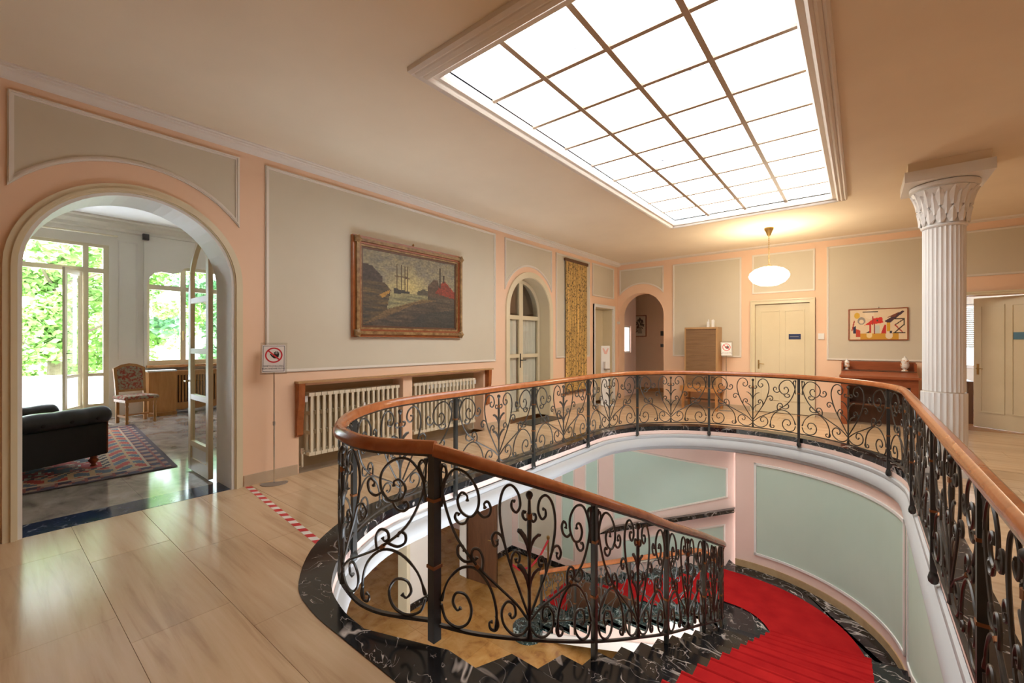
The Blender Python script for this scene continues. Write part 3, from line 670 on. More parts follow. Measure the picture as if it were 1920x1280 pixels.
# ---------------------------------------------------------------- doors
def panel_door(name, label, w, h, loc, rz, mirror=1, plate=None):
    """leaf from hinge (0,0) along +x, face towards -y"""
    t = thing(name, label, 'door', loc, rz)
    MB().box(0, w, 0, .04, .01, h).build('leaf', 'cream', t)
    for a0, a1 in ((.10, w/2-.05), (w/2+.05, w-.10)):
        P = rect(a0, a1, .28, h-.14); MB().ring(offset(P, -.012), offset(P, .012), lambda a, b: (a, .0, b), lambda a, b: (a, -.014, b)).build('panel_bead', 'cream', t)
        MB().prism(offset(P, .012), lambda a, b: (a, -.002, b), lambda a, b: (a, .003, b)).build('door_panel', 'cream', t)
    hx = .06 if mirror > 0 else w-.06
    hd = MB().box(hx-.015, hx+.015, -.008, 0, .93, 1.12).build('handle_plate', 'brass', t)
    MB().tube([(hx, -.0, 1.04), (hx, -.045, 1.04), (hx+mirror*.03, -.055, 1.04), (hx+mirror*.11, -.05, 1.035)], .008, 8).build('handle', 'brass', hd, True)
    if plate:
        a, z, ww, hh, mm = plate; MB().box(a-ww/2, a+ww/2, -.012, .0, z-hh/2, z+hh/2).build('name_plate', mm, t)
    return t
def architrave(mapf, a0, a1, zt, w, parent, m='cream', d=.035):
    for P in ([(a0-w, 0), (a0, 0), (a0, zt), (a0-w, zt+w)], [(a1, 0), (a1+w, 0), (a1+w, zt+w), (a1, zt)], [(a0, zt), (a1, zt), (a1+w, zt+w), (a0-w, zt+w)]):
        MB().prism(P, mapf(-.02), mapf(d)).build('architrave', m, parent); Pi = P
    for P in ([(a0-w, 0), (a0-w+.025, 0), (a0-w+.025, zt+w-.025), (a0-w, zt+w)], [(a1+w-.025, 0), (a1+w, 0), (a1+w, zt+w), (a1+w-.025, zt+w-.025)], [(a0-w, zt+w), (a1+w, zt+w), (a1+w-.025, zt+w-.025), (a0-w+.025, zt+w-.025)]):
        MB().prism(P, mapf(0), mapf(d+.018)).build('architrave_bead', m, parent)
d1 = sroot('door_1'); architrave(MK, 3.22, 4.20, 2.32, .09, d1)
t = panel_door('panel_door', 'closed cream two-panel door with blue plate beside the tambour cabinet', .98, 2.31, (3.22, YB+.03, 0), 0, 1, (.72, 1.62, .21, .11, 'blue'))
MB().box(.635, .79, -.013, -.011, 1.612, 1.626).build('plate_stripe', 'grey', t)
d2 = sroot('door_2'); architrave(MK, 6.1, 7.36, 2.30, .06, d2, 'cream')
t = panel_door('panel_door', 'open cream panel door swung into the room right of the column', .90, 2.28, (7.33, YB+.06, 0), R(144), -1, None)
for ch in list(t.children):
    pass
# face of the open leaf seen from the hall is its back: add panels and plate there too
for a0, a1 in ((.10, .40), (.50, .80)):
    P = rect(a0, a1, .28, 2.14); MB().ring(offset(P, -.012), offset(P, .012), lambda a, b: (a, .04, b), lambda a, b: (a, .054, b)).build('panel_bead', 'cream', t)
MB().box(.20, .38, .04, .052, 1.55, 1.67).build('name_plate', mat('teal_plate', (.08, .20, .30), .3), t)
MB().box(.825, .855, .04, .048, .93, 1.12).build('handle_plate', 'brass', t); MB().tube([(.84, .04, 1.04), (.84, .09, 1.04), (.75, .095, 1.035)], .008, 8).build('handle', 'brass', t, True)
d3 = sroot('door_3'); architrave(ML, 9.36, 10.32, 2.36, .07, d3, 'white')
MB().box(-WT, .0, 9.36, 9.375, 0, 2.36).box(-WT, 0, 10.305, 10.32, 0, 2.36).box(-WT, 0, 9.36, 10.32, 2.345, 2.36).build('lining', 'cream', d3)
t = panel_door('panel_door', 'cream door deep in its frame behind the white dispenser stand', .93, 2.34, (-.30, 10.31, 0), R(-90), 1, (.45, 1.62, .12, .16, 'dark'))
# arched glazed door
ad = thing('arched_glazed_door', 'cream arched double door glazed with curtained panes beside the gold hanging', 'door', (-.27, A2[0], 0))
MA = lambda o: (lambda a, b: (o, a, b)); r = A2[1]-.02
for sg in (-1, 1):
    lfp = MB()
    yz = lambda P: [(a*sg, b) for a, b in P]
    for P in (rect(.001, .06, .02, 2.1+r-.078), rect(r-.07, r, .02, 2.1)): lfp.prism(yz(P), MA(0), MA(.045))
    for z0, z1 in ((.02, .14), (.62, .69), (1.20, 1.27), (1.95, 2.03)): lfp.prism(yz(rect(.06, r-.07, z0, z1)), MA(.002), MA(.043))
    o_, i_ = arc(0, 2.1, r, 0, 90, 14), arc(0, 2.1, r-.075, 0, 90, 14)
    for i in range(14): lfp.prism(yz([o_[i], o_[i+1], i_[i+1], i_[i]]), MA(0), MA(.045))
    lf_ = lfp.build('door_leaf', 'cream', ad)
    for z0, z1 in ((.14, .62), (.69, 1.20), (1.27, 1.95)):
        MB().prism(yz(rect(.06, r-.07, z0, z1)), MA(.018), MA(.024)).build('pane', 'dglass', lf_)
        V = []; n = 44
        for i in range(n+1):
            a = .06+(r-.13)*i/n; V += [(-.03+.012*math.sin(i*1.9), a*sg, z0), (-.03+.012*math.sin(i*1.9+.3), a*sg, z1)]
        obj('curtain', V, [(2*i, 2*i+1, 2*i+3, 2*i+2) for i in range(n)], 'curt', lf_, True)
    MB().prism(yz([(.06, 2.03)]+[(min(a, r-.075), b) for a, b in arc(0, 2.1, r-.075, 0, 85, 10)]), MA(.018), MA(.024)).build('pane', 'dglass', lf_)
MB().tube([(.05, -.03, 1.0), (.05, -.03, 1.28)], .012, 6).build('handle_plate', 'dark', ad); MB().tube([(.05, -.03, 1.15), (.10, -.03, 1.15), (.10, .09, 1.15)], .010, 6).build('handle', 'dark', ad, True)
box('door_mat', .06, .42, 6.25, 7.3, .0005, .014, 'dark'); tag(D.objects['door_mat'], 'dark doormat on the floor before the arched glazed door', 'doormat')
struct(box('wall_behind_door', -2.0, -1.9, 5.2, 8.4, 0, 3.6, 'peach')); struct(box('floor_behind_door', -1.9, -.4, 5.2, 10.9, -.12, -.001, 'parq')); struct(box('wall_behind_door_side', -1.9, -.4, 8.3, 8.4, 0, 3.6, 'peach'))
struct(box('light_block_panel_door', 3.0, 4.4, YB+.31, YB+.36, 0, 2.6, 'creamw')); struct(box('light_block_corner_door', -.46, -.41, 9.2, 10.5, 0, 2.6, 'creamw'))  # added unseen boards that stop outside light leaking past the closed doors
struct(box('wall_behind_door_side2', -1.9, -.4, 5.1, 5.2, 0, 3.6, 'peach')); struct(box('ceiling_behind_door', -2, -.4, 5.1, 8.4, 3.5, 3.6, 'white'))

# ---------------------------------------------------------------- radiators in the niche
sh = thing('radiator_shelf', 'wooden shelf board on end brackets above the two radiators', 'shelf', (0, 0, 0))
MB().box(-.24, .10, 2.26, 5.57, 1.035, 1.058).build('board', 'oak', sh)
for y0 in (2.27, 5.46):
    P = [(0, 1.035), (.095, 1.035), (.085, .80), (.05, .62), (.045, .45), (0, .42)]
    MB().prism(P, lambda a, b: (a, y0, b), lambda a, b: (a, y0+.07, b)).build('bracket', 'rail', sh)
def radiator(label, y0, n, pitch):
    t = thing('radiator', label, 'radiator', (-.11, y0, 0), 0, 'cast iron radiators in the niche')
    sec = MB()
    for dx in (-.055, .065): sec.box(dx-.014, dx+.014, -.015, .015, .19, .88)
    for z, hw in ((.165, .034), (.41, .016), (.64, .016), (.865, .034)): sec.box(-.082, .082, -hw, hw, z, z+.04)
    me = None
    for i in range(n):
        if me is None: o = sec.build('section', 'rad', t); me = o.data
        else:
            o = D.objects.new('section', me); COL.objects.link(o); o.parent = t
        o.location = (0, (i+.5)*pitch, 0)
    MB().tube([(0, 0, .195), (0, n*pitch, .195)], .022, 8).tube([(0, 0, .875), (0, n*pitch, .875)], .022, 8).build('header_pipe', 'rad', t, True)
    ve = n*pitch+.03 if y0 > 3.8 else -.04
    MB().tube([(0, ve*.3, .19), (0, ve, .19), (0, ve, .04), (-.06, ve, .02)], .014, 8).build('pipe', 'rad', t, True)
    MB().lathe([(.018, -.02), (.022, 0), (.018, .05)], (0, ve, .21), 10).build('valve', 'chrome', t, True)
    MB().box(-.03, .05, min(ve, ve*.2), max(ve, ve*.2)+.01, .80, .87).build('thermostat_head', 'plast', t)
    MB().box(.092, .10, n*pitch*.55, n*pitch*.55+.025, .56, .72).build('heat_meter', 'plast', t)
radiator('cream cast iron radiator in the niche nearest the big arch, left of the pier', 2.44, 17, .0755); radiator('cream cast iron radiator in the niche right of the pier, towards the arched door', 3.97, 17, .0755)

# ---------------------------------------------------------------- pictures painted point by point
def inpoly(x, y, P):
    c = False; n = len(P)
    for i in range(n):
        (x0, y0), (x1, y1) = P[i], P[i-1]
        if (y0 > y) != (y1 > y) and x < (x1-x0)*(y-y0)/(y1-y0)+x0: c = not c
    return c
def lin(c): return tuple((v/255/12.92 if v/255 < .04045 else ((v/255+.055)/1.055)**2.4) for v in c)
def canvas(name, w, h, nx, ny, fn, m, parent, T):
    """flat sheet (local x right, z up) coloured cell by cell by fn(u,v)"""
    V = [T @ Vector((w*i/nx, 0, h*j/ny)) for j in range(ny+1) for i in range(nx+1)]
    F = [(j*(nx+1)+i, j*(nx+1)+i+1, (j+1)*(nx+1)+i+1, (j+1)*(nx+1)+i) for j in range(ny) for i in range(nx)]
    me = D.meshes.new(name); me.from_pydata(V, [], F); at = me.color_attributes.new('Col', 'FLOAT_COLOR', 'CORNER')
    buf = []
    for j in range(ny):
        for i in range(nx): buf += list((*lin(fn((i+.5)/nx, (j+.5)/ny)), 1))*4
    at.data.foreach_set('color', buf); me.materials.append(M[m])
    o = D.objects.new(name, me); COL.objects.link(o); o.parent = parent; return o
nz = lambda x, y, s=1: noise.noise(Vector((x*s, y*s, 1.7)))
mixc = lambda a, b, t: tuple(a[i]+(b[i]-a[i])*max(0, min(1, t)) for i in range(3))
def harbour(u, v):
    n = nz(u, v*1.6, 9)*.5+nz(u, v, 26)*.5; st_ = nz(u*6, v*40, 1)
    c = mixc((150, 138, 105), (118, 112, 100), .5+n) if v > .42 else (140, 132, 95)
    if v > .42: c = mixc(c, (186, 168, 110), 1.1-abs(u-.45)*3-abs(v-.55)*3)
    if v <= .47: c = mixc((150, 142, 100), (110, 106, 80), .5+st_)
    if inpoly(u, v, [(.30, .46), (.47, .47), (.46, .50), (.30, .53)]): c = (52, 50, 46)
    for mx_ in (.335, .375, .41, .44):
        if abs(u-mx_) < .0045 and .5 < v < .86-.3*abs(mx_-.36): c = (84, 66, 44)
        if abs(v-(.70-.25*abs(mx_-.36))) < .006 and abs(u-mx_) < .028: c = (96, 76, 50)
    if inpoly(u, v, [(.55, .47), (.68, .47), (.68, .53), (.62, .56), (.55, .52)]): c = mixc((92, 84, 66), (70, 66, 54), .5+n)
    if inpoly(u, v, [(0, .60), (.19, .58), (.19, .66), (.09, .79), (0, .80)]): c = mixc((58, 48, 42), (78, 66, 58), .5+n)
    if inpoly(u, v, [(.66, .40), (1, .38), (1, .50), (.80, .62), (.78, .72), (.735, .72), (.66, .60)]): c = mixc((72, 56, 44), (96, 76, 58), .5+n)
    if inpoly(u, v, [(.75, .52), (1, .46), (1, .55), (.88, .70), (.85, .72)]): c = mixc((150, 54, 34), (112, 46, 34), .5+n)
    if abs(u-.805) < .009 and .6 < v < .90 or abs(u-.855) < .009 and .68 < v < .80: c = (60, 50, 40)
    if v < .46 and u > .66: c = mixc((66, 58, 48), (90, 78, 62), .5+st_)
    if inpoly(u, v, [(0, .60), (.22, .58), (.27, .50), (.235, .24), (0, .0)]): c = mixc((62, 56, 48), (110, 88, 52), .4+st_*.9)
    if inpoly(u, v, [(.16, .42), (.26, .50), (.27, .47), (.19, .38)]): c = (168, 124, 56)
    if inpoly(u, v, [(0, .0), (.235, .24), (.60, .40), (1, .40), (1, 0)]): c = mixc((58, 52, 46), (98, 82, 62), .35+st_*.8+n*.4)
    if inpoly(u, v, [(.0, .02), (.24, .24), (.62, .42), (.80, .42), (.5, .32), (.2, .12)]): c = mixc(c, (128, 98, 58), .6)
    if inpoly(u, v, [(.4, 0), (.6, .2), (1, .3), (1, 0)]): c = mixc(c, (48, 50, 48), .6)
    k = 1+.25*nz(u, v, 60); return tuple(max(0, min(255, x*k)) for x in c)
def frame(parent, w, h, bars, m, T):
    """mitred frame from nested bars: (inset0, inset1, depth, material)"""
    for i0, i1, dp, mm in bars:
        o = rect(i0, w-i0, i0, h-i0); i = rect(i1, w-i1, i1, h-i1)
        for k in range(4):
            k2 = (k+1) % 4; MB().prism([o[k], o[k2], i[k2], i[k]], lambda a, b: T @ Vector((a, 0, b)), lambda a, b: T @ Vector((a, -dp, b))).build('frame_bar', mm, parent)
TL = Matrix.Translation((.012, 2.95, 1.57)) @ Matrix.Rotation(R(90), 4, 'Z')
pt = thing('harbour_painting', 'large oil painting of a harbour in gilt wood frame above the radiators', 'painting', (0, 0, 0))
frame(pt, 1.91, 1.29, ((0, .035, .05, 'rail'), (.035, .075, .085, 'gilt'), (.075, .10, .06, 'maho'), (.10, .125, .045, 'gilt'), (.125, .15, .03, 'woodd')), None, TL)
canvas('canvas', 1.64, 1.02, 110, 70, harbour, 'paint', pt, TL @ Matrix.Translation((.135, -.022, .135)))
for a in (0, 1):
    for b in (0, 1):
        MB().lathe([(.01, 0), (.055, .01), (.05, .03), (.02, .045)], (0, 0, 0), 10, 5, .15).build('corner_ornament', 'gilt', pt, True).matrix_local = TL @ Matrix.Translation((.055+a*1.80, -.055, .055+b*1.18)) @ Matrix.Rotation(R(90), 4, 'X')
MB().lathe([(.004, -.02), (.016, 0), (.004, .02)], (.02, 3.92, 2.89), 8).build('hanging_hook', 'brass', pt, True)
def abstract(u, v):
    c = (226, 204, 170)
    if v < .20 and u > .2 and u < .86: c = (204, 150, 44)
    for cx, cy, r_, cc in ((.14, .80, .07, (214, 170, 50)), (.22, .62, .09, (150, 140, 130)), (.22, .60, .05, (228, 206, 176)), (.36, .84, .11, (232, 214, 186)), (.36, .15, .07, (232, 208, 150)), (.70, .13, .08, (228, 210, 180))):
        if (u-cx)**2+((v-cy)*.55)**2*1.0 < r_**2*.6: c = cc
    for P, cc in (([(.27, .47), (.44, .70), (.58, .74), (.60, .55)], (208, 44, 30)), ([(.62, .60), (.92, .93), (.96, .90), (.70, .52)], (70, 46, 56)), ([(.66, .72), (.86, .88), (.80, .74)], (120, 60, 40)), ([(.36, .22), (.395, .22), (.395, .50), (.36, .50)], (188, 46, 34)),
        ([(.56, .2), (.62, .48), (.65, .48), (.65, .2)], (196, 40, 34)), ([(.66, .27), (.72, .27), (.72, .55), (.66, .55)], (212, 160, 40)), ([(.07, .2), (.12, .2), (.12, .46), (.07, .42)], (36, 34, 66)), ([(.12, .08), (.20, .08), (.2, .30), (.12, .36)], (190, 66, 36)),
        ([(.30, .22), (.36, .28), (.36, .22)], (50, 40, 40)), ([(.71, .2), (.75, .2), (.75, .29), (.71, .29)], (40, 38, 60)), ([(.46, .2), (.54, .2), (.54, .46), (.46, .46)], (196, 200, 190)), ([(.48, .62), (.52, .58), (.50, .68)], (40, 70, 40))):
        if inpoly(u, v, P): c = cc
    for (a, b), (e, f), cc in (((.80, .66), (.95, .66), (60, 50, 40)), ((.80, .47), (.95, .66), (80, 60, 46)), ((.80, .47), (.92, .24), (176, 52, 40)), ((.80, .24), (.94, .47), (60, 44, 36)), ((.95, .47), (.95, .67), (60, 60, 50)), ((.78, .22), (.96, .22), (50, 40, 34)), ((.45, .2), (.45, .5), (150, 50, 40)), ((.25, .92), (.50, .92), (60, 56, 54)), ((.05, .3), (.09, .62), (170, 60, 40)), ((.42, .5), (.42, .75), (170, 50, 40))):
        d = Vector((e-a, f-b)); t = max(0, min(1, ((u-a)*d.x+(v-b)*d.y)/d.length_squared))
        if (u-a-d.x*t)**2+((v-b-d.y*t)*.6)**2 < .00012: c = cc
    return c
pa = thing('abstract_print', 'colourful abstract print in thin brown frame above the mahogany desk', 'picture', (0, 0, 0))
TB = Matrix.Translation((4.82, YB-.006, 1.54))
frame(pa, .86, .60, ((0, .016, .025, 'maho'),), None, TB); canvas('print_sheet', .83, .57, 100, 60, abstract, 'print', pa, TB @ Matrix.Translation((.015, -.012, .015)))
MB().lathe([(.003, -.015), (.01, 0), (.003, .012)], (5.27, YB-.01, 2.155), 8).build('hanging_hook', 'grey', pa, True)
# gold hanging
hg = thing('gold_wall_hanging', 'long gold brocade hanging with dark motifs between the arched door and corner', 'wall hanging', (.02, 8.46, 0))
V = []; nx, ny = 16, 40
for j in range(ny+1):
    for i in range(nx+1): V.append((.018+.006*math.sin(i*1.3), -.46+.92*i/nx, .42+2.86*j/ny))
obj('cloth', V, [(j*(nx+1)+i, j*(nx+1)+i+1, (j+1)*(nx+1)+i+1, (j+1)*(nx+1)+i) for j in range(ny) for i in range(nx)], 'tap', hg, True)
MB().box(.0, .04, -.50, .50, 3.27, 3.33).build('top_rod', 'woodd', hg); MB().box(.005, .035, -.46, .46, .38, .43).build('hem_fringe', 'woodd', hg)

# ---------------------------------------------------------------- signs on stands
def sign_stand(label, loc, rz, h, tilt=12):
    t = thing('sign_stand', label, 'sign', loc, rz, 'no entry sign stands')
    P = arc(0, 0, .12, 180, 360, 12); MB().prism([(a*1.1, b*.9+.03) for a, b in P]+[(.12, .06), (-.12, .06)], lambda a, b: (a, b, 0), lambda a, b: (a, b, .008)).build('base', 'grey', t)
    MB().tube([(0, .02, .008), (0, .02, h-.13)], .008, 8).build('pole', 'chrome', t, True); MB().tube([(0, .02, .62), (0, .02, .66)], .012, 8).build('clamp', 'grey', t)
    TT = Matrix.Translation((0, .0, h)) @ Matrix.Rotation(R(-tilt), 4, 'X')
    MB().box(-.125, .125, .0, .006, -.17, .17, TT).build('acrylic_holder', 'acry', t)
    sg = MB().box(-.108, .108, -.003, -.001, -.15, .145, TT).build('sign_sheet', 'paper', t)
    fz = lambda o: (lambda a, b: TT @ Vector((a, -.003-o, b)))
    P = rect(-.10, .10, -.14, .135); MB().ring(P, offset(P, .004), fz(0), fz(.0006)).build('border', 'sblack', sg)
    C0 = arc(0, .035, .082, 0, 360, 32)[:-1]; C1 = arc(0, .035, .068, 0, 360, 32)[:-1]; MB().ring(C0, C1, fz(0), fz(.0012)).build('ring', 'sred', sg)
    MB().prism([(-.062, .083), (-.052, .093), (.062, -.013), (.052, -.023)], fz(0), fz(.0014)).build('slash', 'sred', sg)
    hd = MB().prism([(-.02, .02), (.0, .0), (.03, -.0), (.045, .02), (.05, .045), (.0, .045), (-.008, .03)], fz(0), fz(.0008))
    for i, (a, hh) in enumerate(((.004, .026), (.017, .034), (.030, .032), (.043, .022))): hd.prism([(a-.005, .043), (a+.005, .043), (a+.006, .043+hh), (a-.003, .043+hh)], fz(0), fz(.0008))
    hd.prism([(-.02, .02), (-.008, .03), (-.028, .05), (-.036, .044)], fz(0), fz(.0008)); hd.build('hand_symbol', 'sblack', sg)
    for z, s_ in ((-.082, 'DIVIETO D\'ACCESSO'), (-.110, 'NON ANDARE OLTRE')): text(s_, .0215, TT @ Matrix.Translation((0, -.0036, z)) @ Matrix.Rotation(R(90), 4, 'X'), 'sblack', sg)
    return t
sign_stand('no-entry sign on a thin chrome stand beside the big arch', (.17, 1.97, 0), R(62), 1.33)
sign_stand('no-entry sign on a stand in front of the tambour cabinet', (2.72, 10.30, 0), R(22), 1.36)
# hazard tape on the floor
tp = thing('hazard_tape', 'red and white striped tape stuck across the stone floor', 'tape', (0, 0, 0))
a, b_ = Vector((.05, 1.77)), Vector((1.93, 1.60)); d = (b_-a); n = 26; nn = Vector((-d.y, d.x)).normalized()*.028
for i in range(n):
    p, q = a+d*i/n, a+d*(i+1)/n; sk2 = d.normalized()*.015
    MB().prism([tuple(p-nn-sk2), tuple(q-nn-sk2), tuple(q+nn+sk2), tuple(p+nn+sk2)], lambda x, y: (x, y, .0006), lambda x, y: (x, y, .0012)).build('stripe', 'taper' if i % 2 == 0 else 'tapew', tp)

# ---------------------------------------------------------------- back wall furniture
cb = thing('tambour_cabinet', 'tall wooden roll-front filing cabinet standing on a low table', 'cabinet', (1.86, 10.20, 0))
MB().box(0, .70, 0, .40, .52, 1.84).build('carcass', 'oak', cb); MB().box(.03, .67, -.006, .0, 1.78, 1.80).build('top_rail', 'woodd', cb)
for i in range(42): MB().box(.035, .665, -.012, .004, .56+i*.029, .56+i*.029+.026).build('tambour_slat', 'tamb', cb)
tb = thing('side_table', 'low wooden table with stretcher under the tambour cabinet', 'table', (1.80, 10.05, 0))
MB().box(0, .82, 0, .55, .40, .52).build('apron', 'wood', tb)
for x in (.03, .74):
    for y in (.03, .47): MB().box(x, x+.05, y, y+.05, 0, .40).build('leg', 'wood', tb)
MB().box(.05, .77, .26, .30, .20, .23).build('stretcher', 'woodd', tb)
for x in (2.30, 2.40): tag(MB().box(x, x+.05, 10.36, 10.44, 1.842, 1.842+(.13 if x < 2.35 else .16)).tube([(x+.025, 10.40, 1.98), (x+.025, 10.40, 2.02)], .012, 8).build('white_bottle', 'plast'), 'small white bottle on top of the tambour cabinet, '+('shorter one at left' if x < 2.35 else 'taller one at right'), 'bottle', 'bottles on the cabinet')
dk = thing('mahogany_desk', 'red mahogany upright desk with back shelf beside the column', 'desk', (4.72, 10.02, 0))
MB().box(0, .10, 0, .50, 0, .86).build('side_panel', 'maho', dk); MB().box(.95, 1.05, 0, .50, 0, .86).build('side_panel', 'maho', dk)
MB().box(-.02, 1.07, -.08, .52, .86, .90).build('desk_top', 'maho', dk); MB().box(.1, .95, 0, .02, .72, .86).build('frieze', 'maho', dk)
MB().prism([(-.08, .90), (.30, .97), (.30, .90)], lambda a, b: (0, a, b), lambda a, b: (1.05, a, b)).build('sloping_lid', 'maho', dk)
MB().box(0, 1.05, .28, .54, .90, .985).build('shelf_box', 'woodd', dk); MB().box(0, 1.05, .50, .54, .985, 1.14).build('back_board', 'maho', dk)
for x in (0, 1.02): MB().box(x, x+.03, .30, .54, .985, 1.12).build('end_board', 'maho', dk)
MB().box(.1, .95, .46, .48, 0, .86).build('back_panel', 'woodd', dk); MB().box(.1, .95, .10, .46, .36, .39).build('inner_shelf', 'woodd', dk)
for x, s_, lb in ((4.80, .85, 'smaller painted ceramic lidded jar on the left of the desk shelf'), (5.62, 1.15, 'larger painted ceramic lidded jar on the right of the desk shelf')):
    j = thing('ceramic_jar', lb, 'jar', (x, 10.40, .986), 0, 'jars on the desk'); jm = mottled('painted_ceramic', (.75, .72, .68), (.55, .22, .06), .25, 30, 2, pos=(.50, .62))
    MB().lathe([(.045*s_, 0), (.04*s_, .012), (.022*s_, .03), (.05*s_, .06*s_), (.055*s_, .10*s_), (.045*s_, .135*s_), (.05*s_, .16*s_), (.04*s_, .175*s_)], n=18).build('body', jm, j, True)
    MB().lathe([(.042*s_, .175*s_), (.035*s_, .195*s_), (.012*s_, .21*s_), (.014*s_, .225*s_), (.004, .235*s_)], n=16).build('lid', 'plast', j, True)
tag(MB().box(4.34, 4.44, YB-.025, YB, 1.56, 1.68).box(4.355, 4.41, YB-.027, YB-.02, 1.63, 1.665).build('thermostat', 'plast'), 'small white room thermostat on the wall right of the closed door', 'thermostat')
# pendant lamp
lm = thing('pendant_lamp', 'lit oval opal glass pendant lamp hanging on a brass chain', 'lamp', (3.72, 8.95, 0))
MB().lathe([(.005, 3.40), (.03, 3.43), (.055, 3.50), (.075, 3.53), (.075, ZC)], n=20).build('ceiling_rose', 'brass', lm, True)
for i in range(15):
    z = 3.41-i*.038; MB().tube([(.012*math.cos(a)*(1 if i % 2 else 0), .012*math.cos(a)*(0 if i % 2 else 1), z-.019+.024*math.sin(a)) for a in [k*math.pi/4 for k in range(9)]], .0035, 5).build('chain_link', 'brass', lm)
MB().lathe([(.05, 2.845), (.05, 2.88), (.02, 2.90)], n=16).build('gallery_cap', 'brass', lm, True)
MB().lathe([(.03, 2.515), (.14, 2.53), (.25, 2.585), (.31, 2.66), (.32, 2.70), (.30, 2.755), (.23, 2.815), (.13, 2.85), (.05, 2.858)], n=28).build('globe', 'globe', lm, True)
# dispenser
ds = thing('sanitizer_stand', 'white hand sanitizer dispenser stand before the corner door', 'dispenser', (.28, 9.42, 0), R(60))
MB().box(-.15, .15, -.15, .15, 0, .02).build('base', 'plast', ds); MB().box(-.12, .12, .02, .05, .02, 1.42).build('board', 'plast', ds)
MB().box(-.06, .06, -.07, .02, .88, 1.04).build('dispenser_box', 'plast', ds); MB().box(-.05, .05, -.09, .02, .85, .88).build('drip_tray', 'grey', ds)
MB().prism([(-.09, 1.36), (-.05, 1.36), (0, 1.28), (.05, 1.36), (.09, 1.36), (.03, 1.22), (-.03, 1.22)], lambda a, b: (a, .019, b), lambda a, b: (a, .016, b)).build('hands_symbol', mat('pale_pink_print', (.75, .45, .40), .5), ds)

# ---------------------------------------------------------------- corridor beyond the small arch
co = 'peach'
struct(box('wall_corridor_far', -1.6, 3, 13.0, 13.1, 0, 3.5, co)); struct(box('wall_corridor_right', 1.9, 2.0, YB+.3, 13, 0, 3.5, co)); struct(box('ceiling_corridor', -2, 3, YB+.3, 13.1, 3.4, 3.5, 'white'))
struct(box('floor_corridor', -2, 3, YB, 13, -.12, -.001, 'trav')); struct(box('wall_corridor_end', -1.6, -1.5, 12.2, 13, 0, 3.5, co)); struct(box('floor_door_sill', 3.1, 4.4, YB-.001, YB+.32, -.12, -.002, 'trav'))
struct(MB().box(-.25, -.15, YB+.3, 11.15, 0, 3.4).box(-.25, -.15, 11.85, 12.2, 0, 3.4).box(-.25, -.15, 11.15, 11.85, 0, 1.21).box(-.25, -.15, 11.15, 11.85, 1.97, 3.4).box(-1.5, -.25, 12.12, 12.2, 0, 3.4).build('wall_corridor_left', 'pinkwall'))
w3 = sroot('window_3'); MB().box(-.23, -.19, 11.15, 11.19, 1.21, 1.97).box(-.23, -.19, 11.81, 11.85, 1.21, 1.97).box(-.23, -.19, 11.19, 11.81, 1.21, 1.25).box(-.23, -.19, 11.19, 11.81, 1.93, 1.97).build('window_frame', 'white', w3); box('pane', -.212, -.208, 11.19, 11.81, 1.25, 1.93, 'glass', w3)
struct(box('baseboard_corridor', -1.5, 1.9, 12.97, 13.0, 0, .12, 'wood'))
fp = thing('floral_print', 'small framed print of a plant on the corridor wall', 'picture', (0, 0, 0)); TF = Matrix.Translation((-.66, 12.99, 1.68))
frame(fp, .52, .66, ((0, .022, .03, 'maho'),), None, TF)
def flower(u, v):
    c = (224, 206, 182); k = nz(u, v, 9)+.5*nz(u, v, 24)
    if (u-.6)**2+(v-.62)**2 < .07+.05*k: c = (96, 84, 72) if k > -.05 else (190, 172, 148)
    if (u-.3)**2+(v-.4)**2 < .05+.05*k: c = (110, 80, 60) if k > 0 else (196, 178, 152)
    if inpoly(u, v, [(.45, .12), (.75, .12), (.72, .4), (.48, .4)]): c = (170, 150, 126)
    return c
canvas('print_sheet', .48, .62, 44, 56, flower, 'print', fp, TF @ Matrix.Translation((.02, -.012, .02)))
for x, z, s_ in ((.30, 1.70, .14), (.30, 1.36, .09)): tag(MB().box(x, x+.13, 12.97, 12.995, z, z+s_).box(x+.02, x+.11, 12.965, 12.97, z+.02, z+s_-.02).build('wall_plate', 'dark'), 'dark '+('larger upper' if s_ > .1 else 'smaller lower')+' switch plate on the corridor wall', 'switch', 'switch plates')

# ---------------------------------------------------------------- room right of the column
struct(box('floor_right_room', 5.0, 9.5, YB, 14.2, -.12, -.001, 'parq')); struct(box('ceiling_right_room', 5, 9.5, YB+.3, 14.3, 3.3, 3.4, 'white'))
struct(MB().box(5, 7.0, 14.0, 14.1, 0, .95).box(5, 7.0, 14, 14.1, 2.35, 3.4).box(5, 6.55, 14, 14.1, .95, 2.35).box(7.0, 7.55, 14, 14.1, 0, .95).box(7.0, 7.55, 14, 14.1, 2.35, 3.4).box(7.55, 9.5, 14, 14.1, 0, 3.4).build('wall_right_room_far', 'creamw'))
struct(box('wall_right_room_side', 9.4, 9.5, YB+.3, 14, 0, 3.4, 'creamw')); struct(box('wall_right_room_left', 5, 5.1, YB+.3, 14, 0, 3.4, 'creamw'))
w4 = sroot('window_4'); MB().box(6.55, 6.6, 14.0, 14.05, .95, 2.35).box(7.5, 7.55, 14, 14.05, .95, 2.35).box(6.6, 7.5, 13.96, 14.05, .92, .99).box(6.6, 7.5, 14, 14.05, 2.3, 2.36).build('window_frame', 'white', w4)
for i in range(20): box('shutter_slat', 6.6, 7.5, 14.06, 14.075, 1.38+i*.046, 1.38+i*.046+.040, 'shut', w4)
ot = thing('dark_table', 'dark wooden table glimpsed behind the column in the far room', 'table', (5.72, 11.5, 0))
MB().box(0, .9, 0, 1.4, .74, .78).build('table_top', 'woodd', ot)
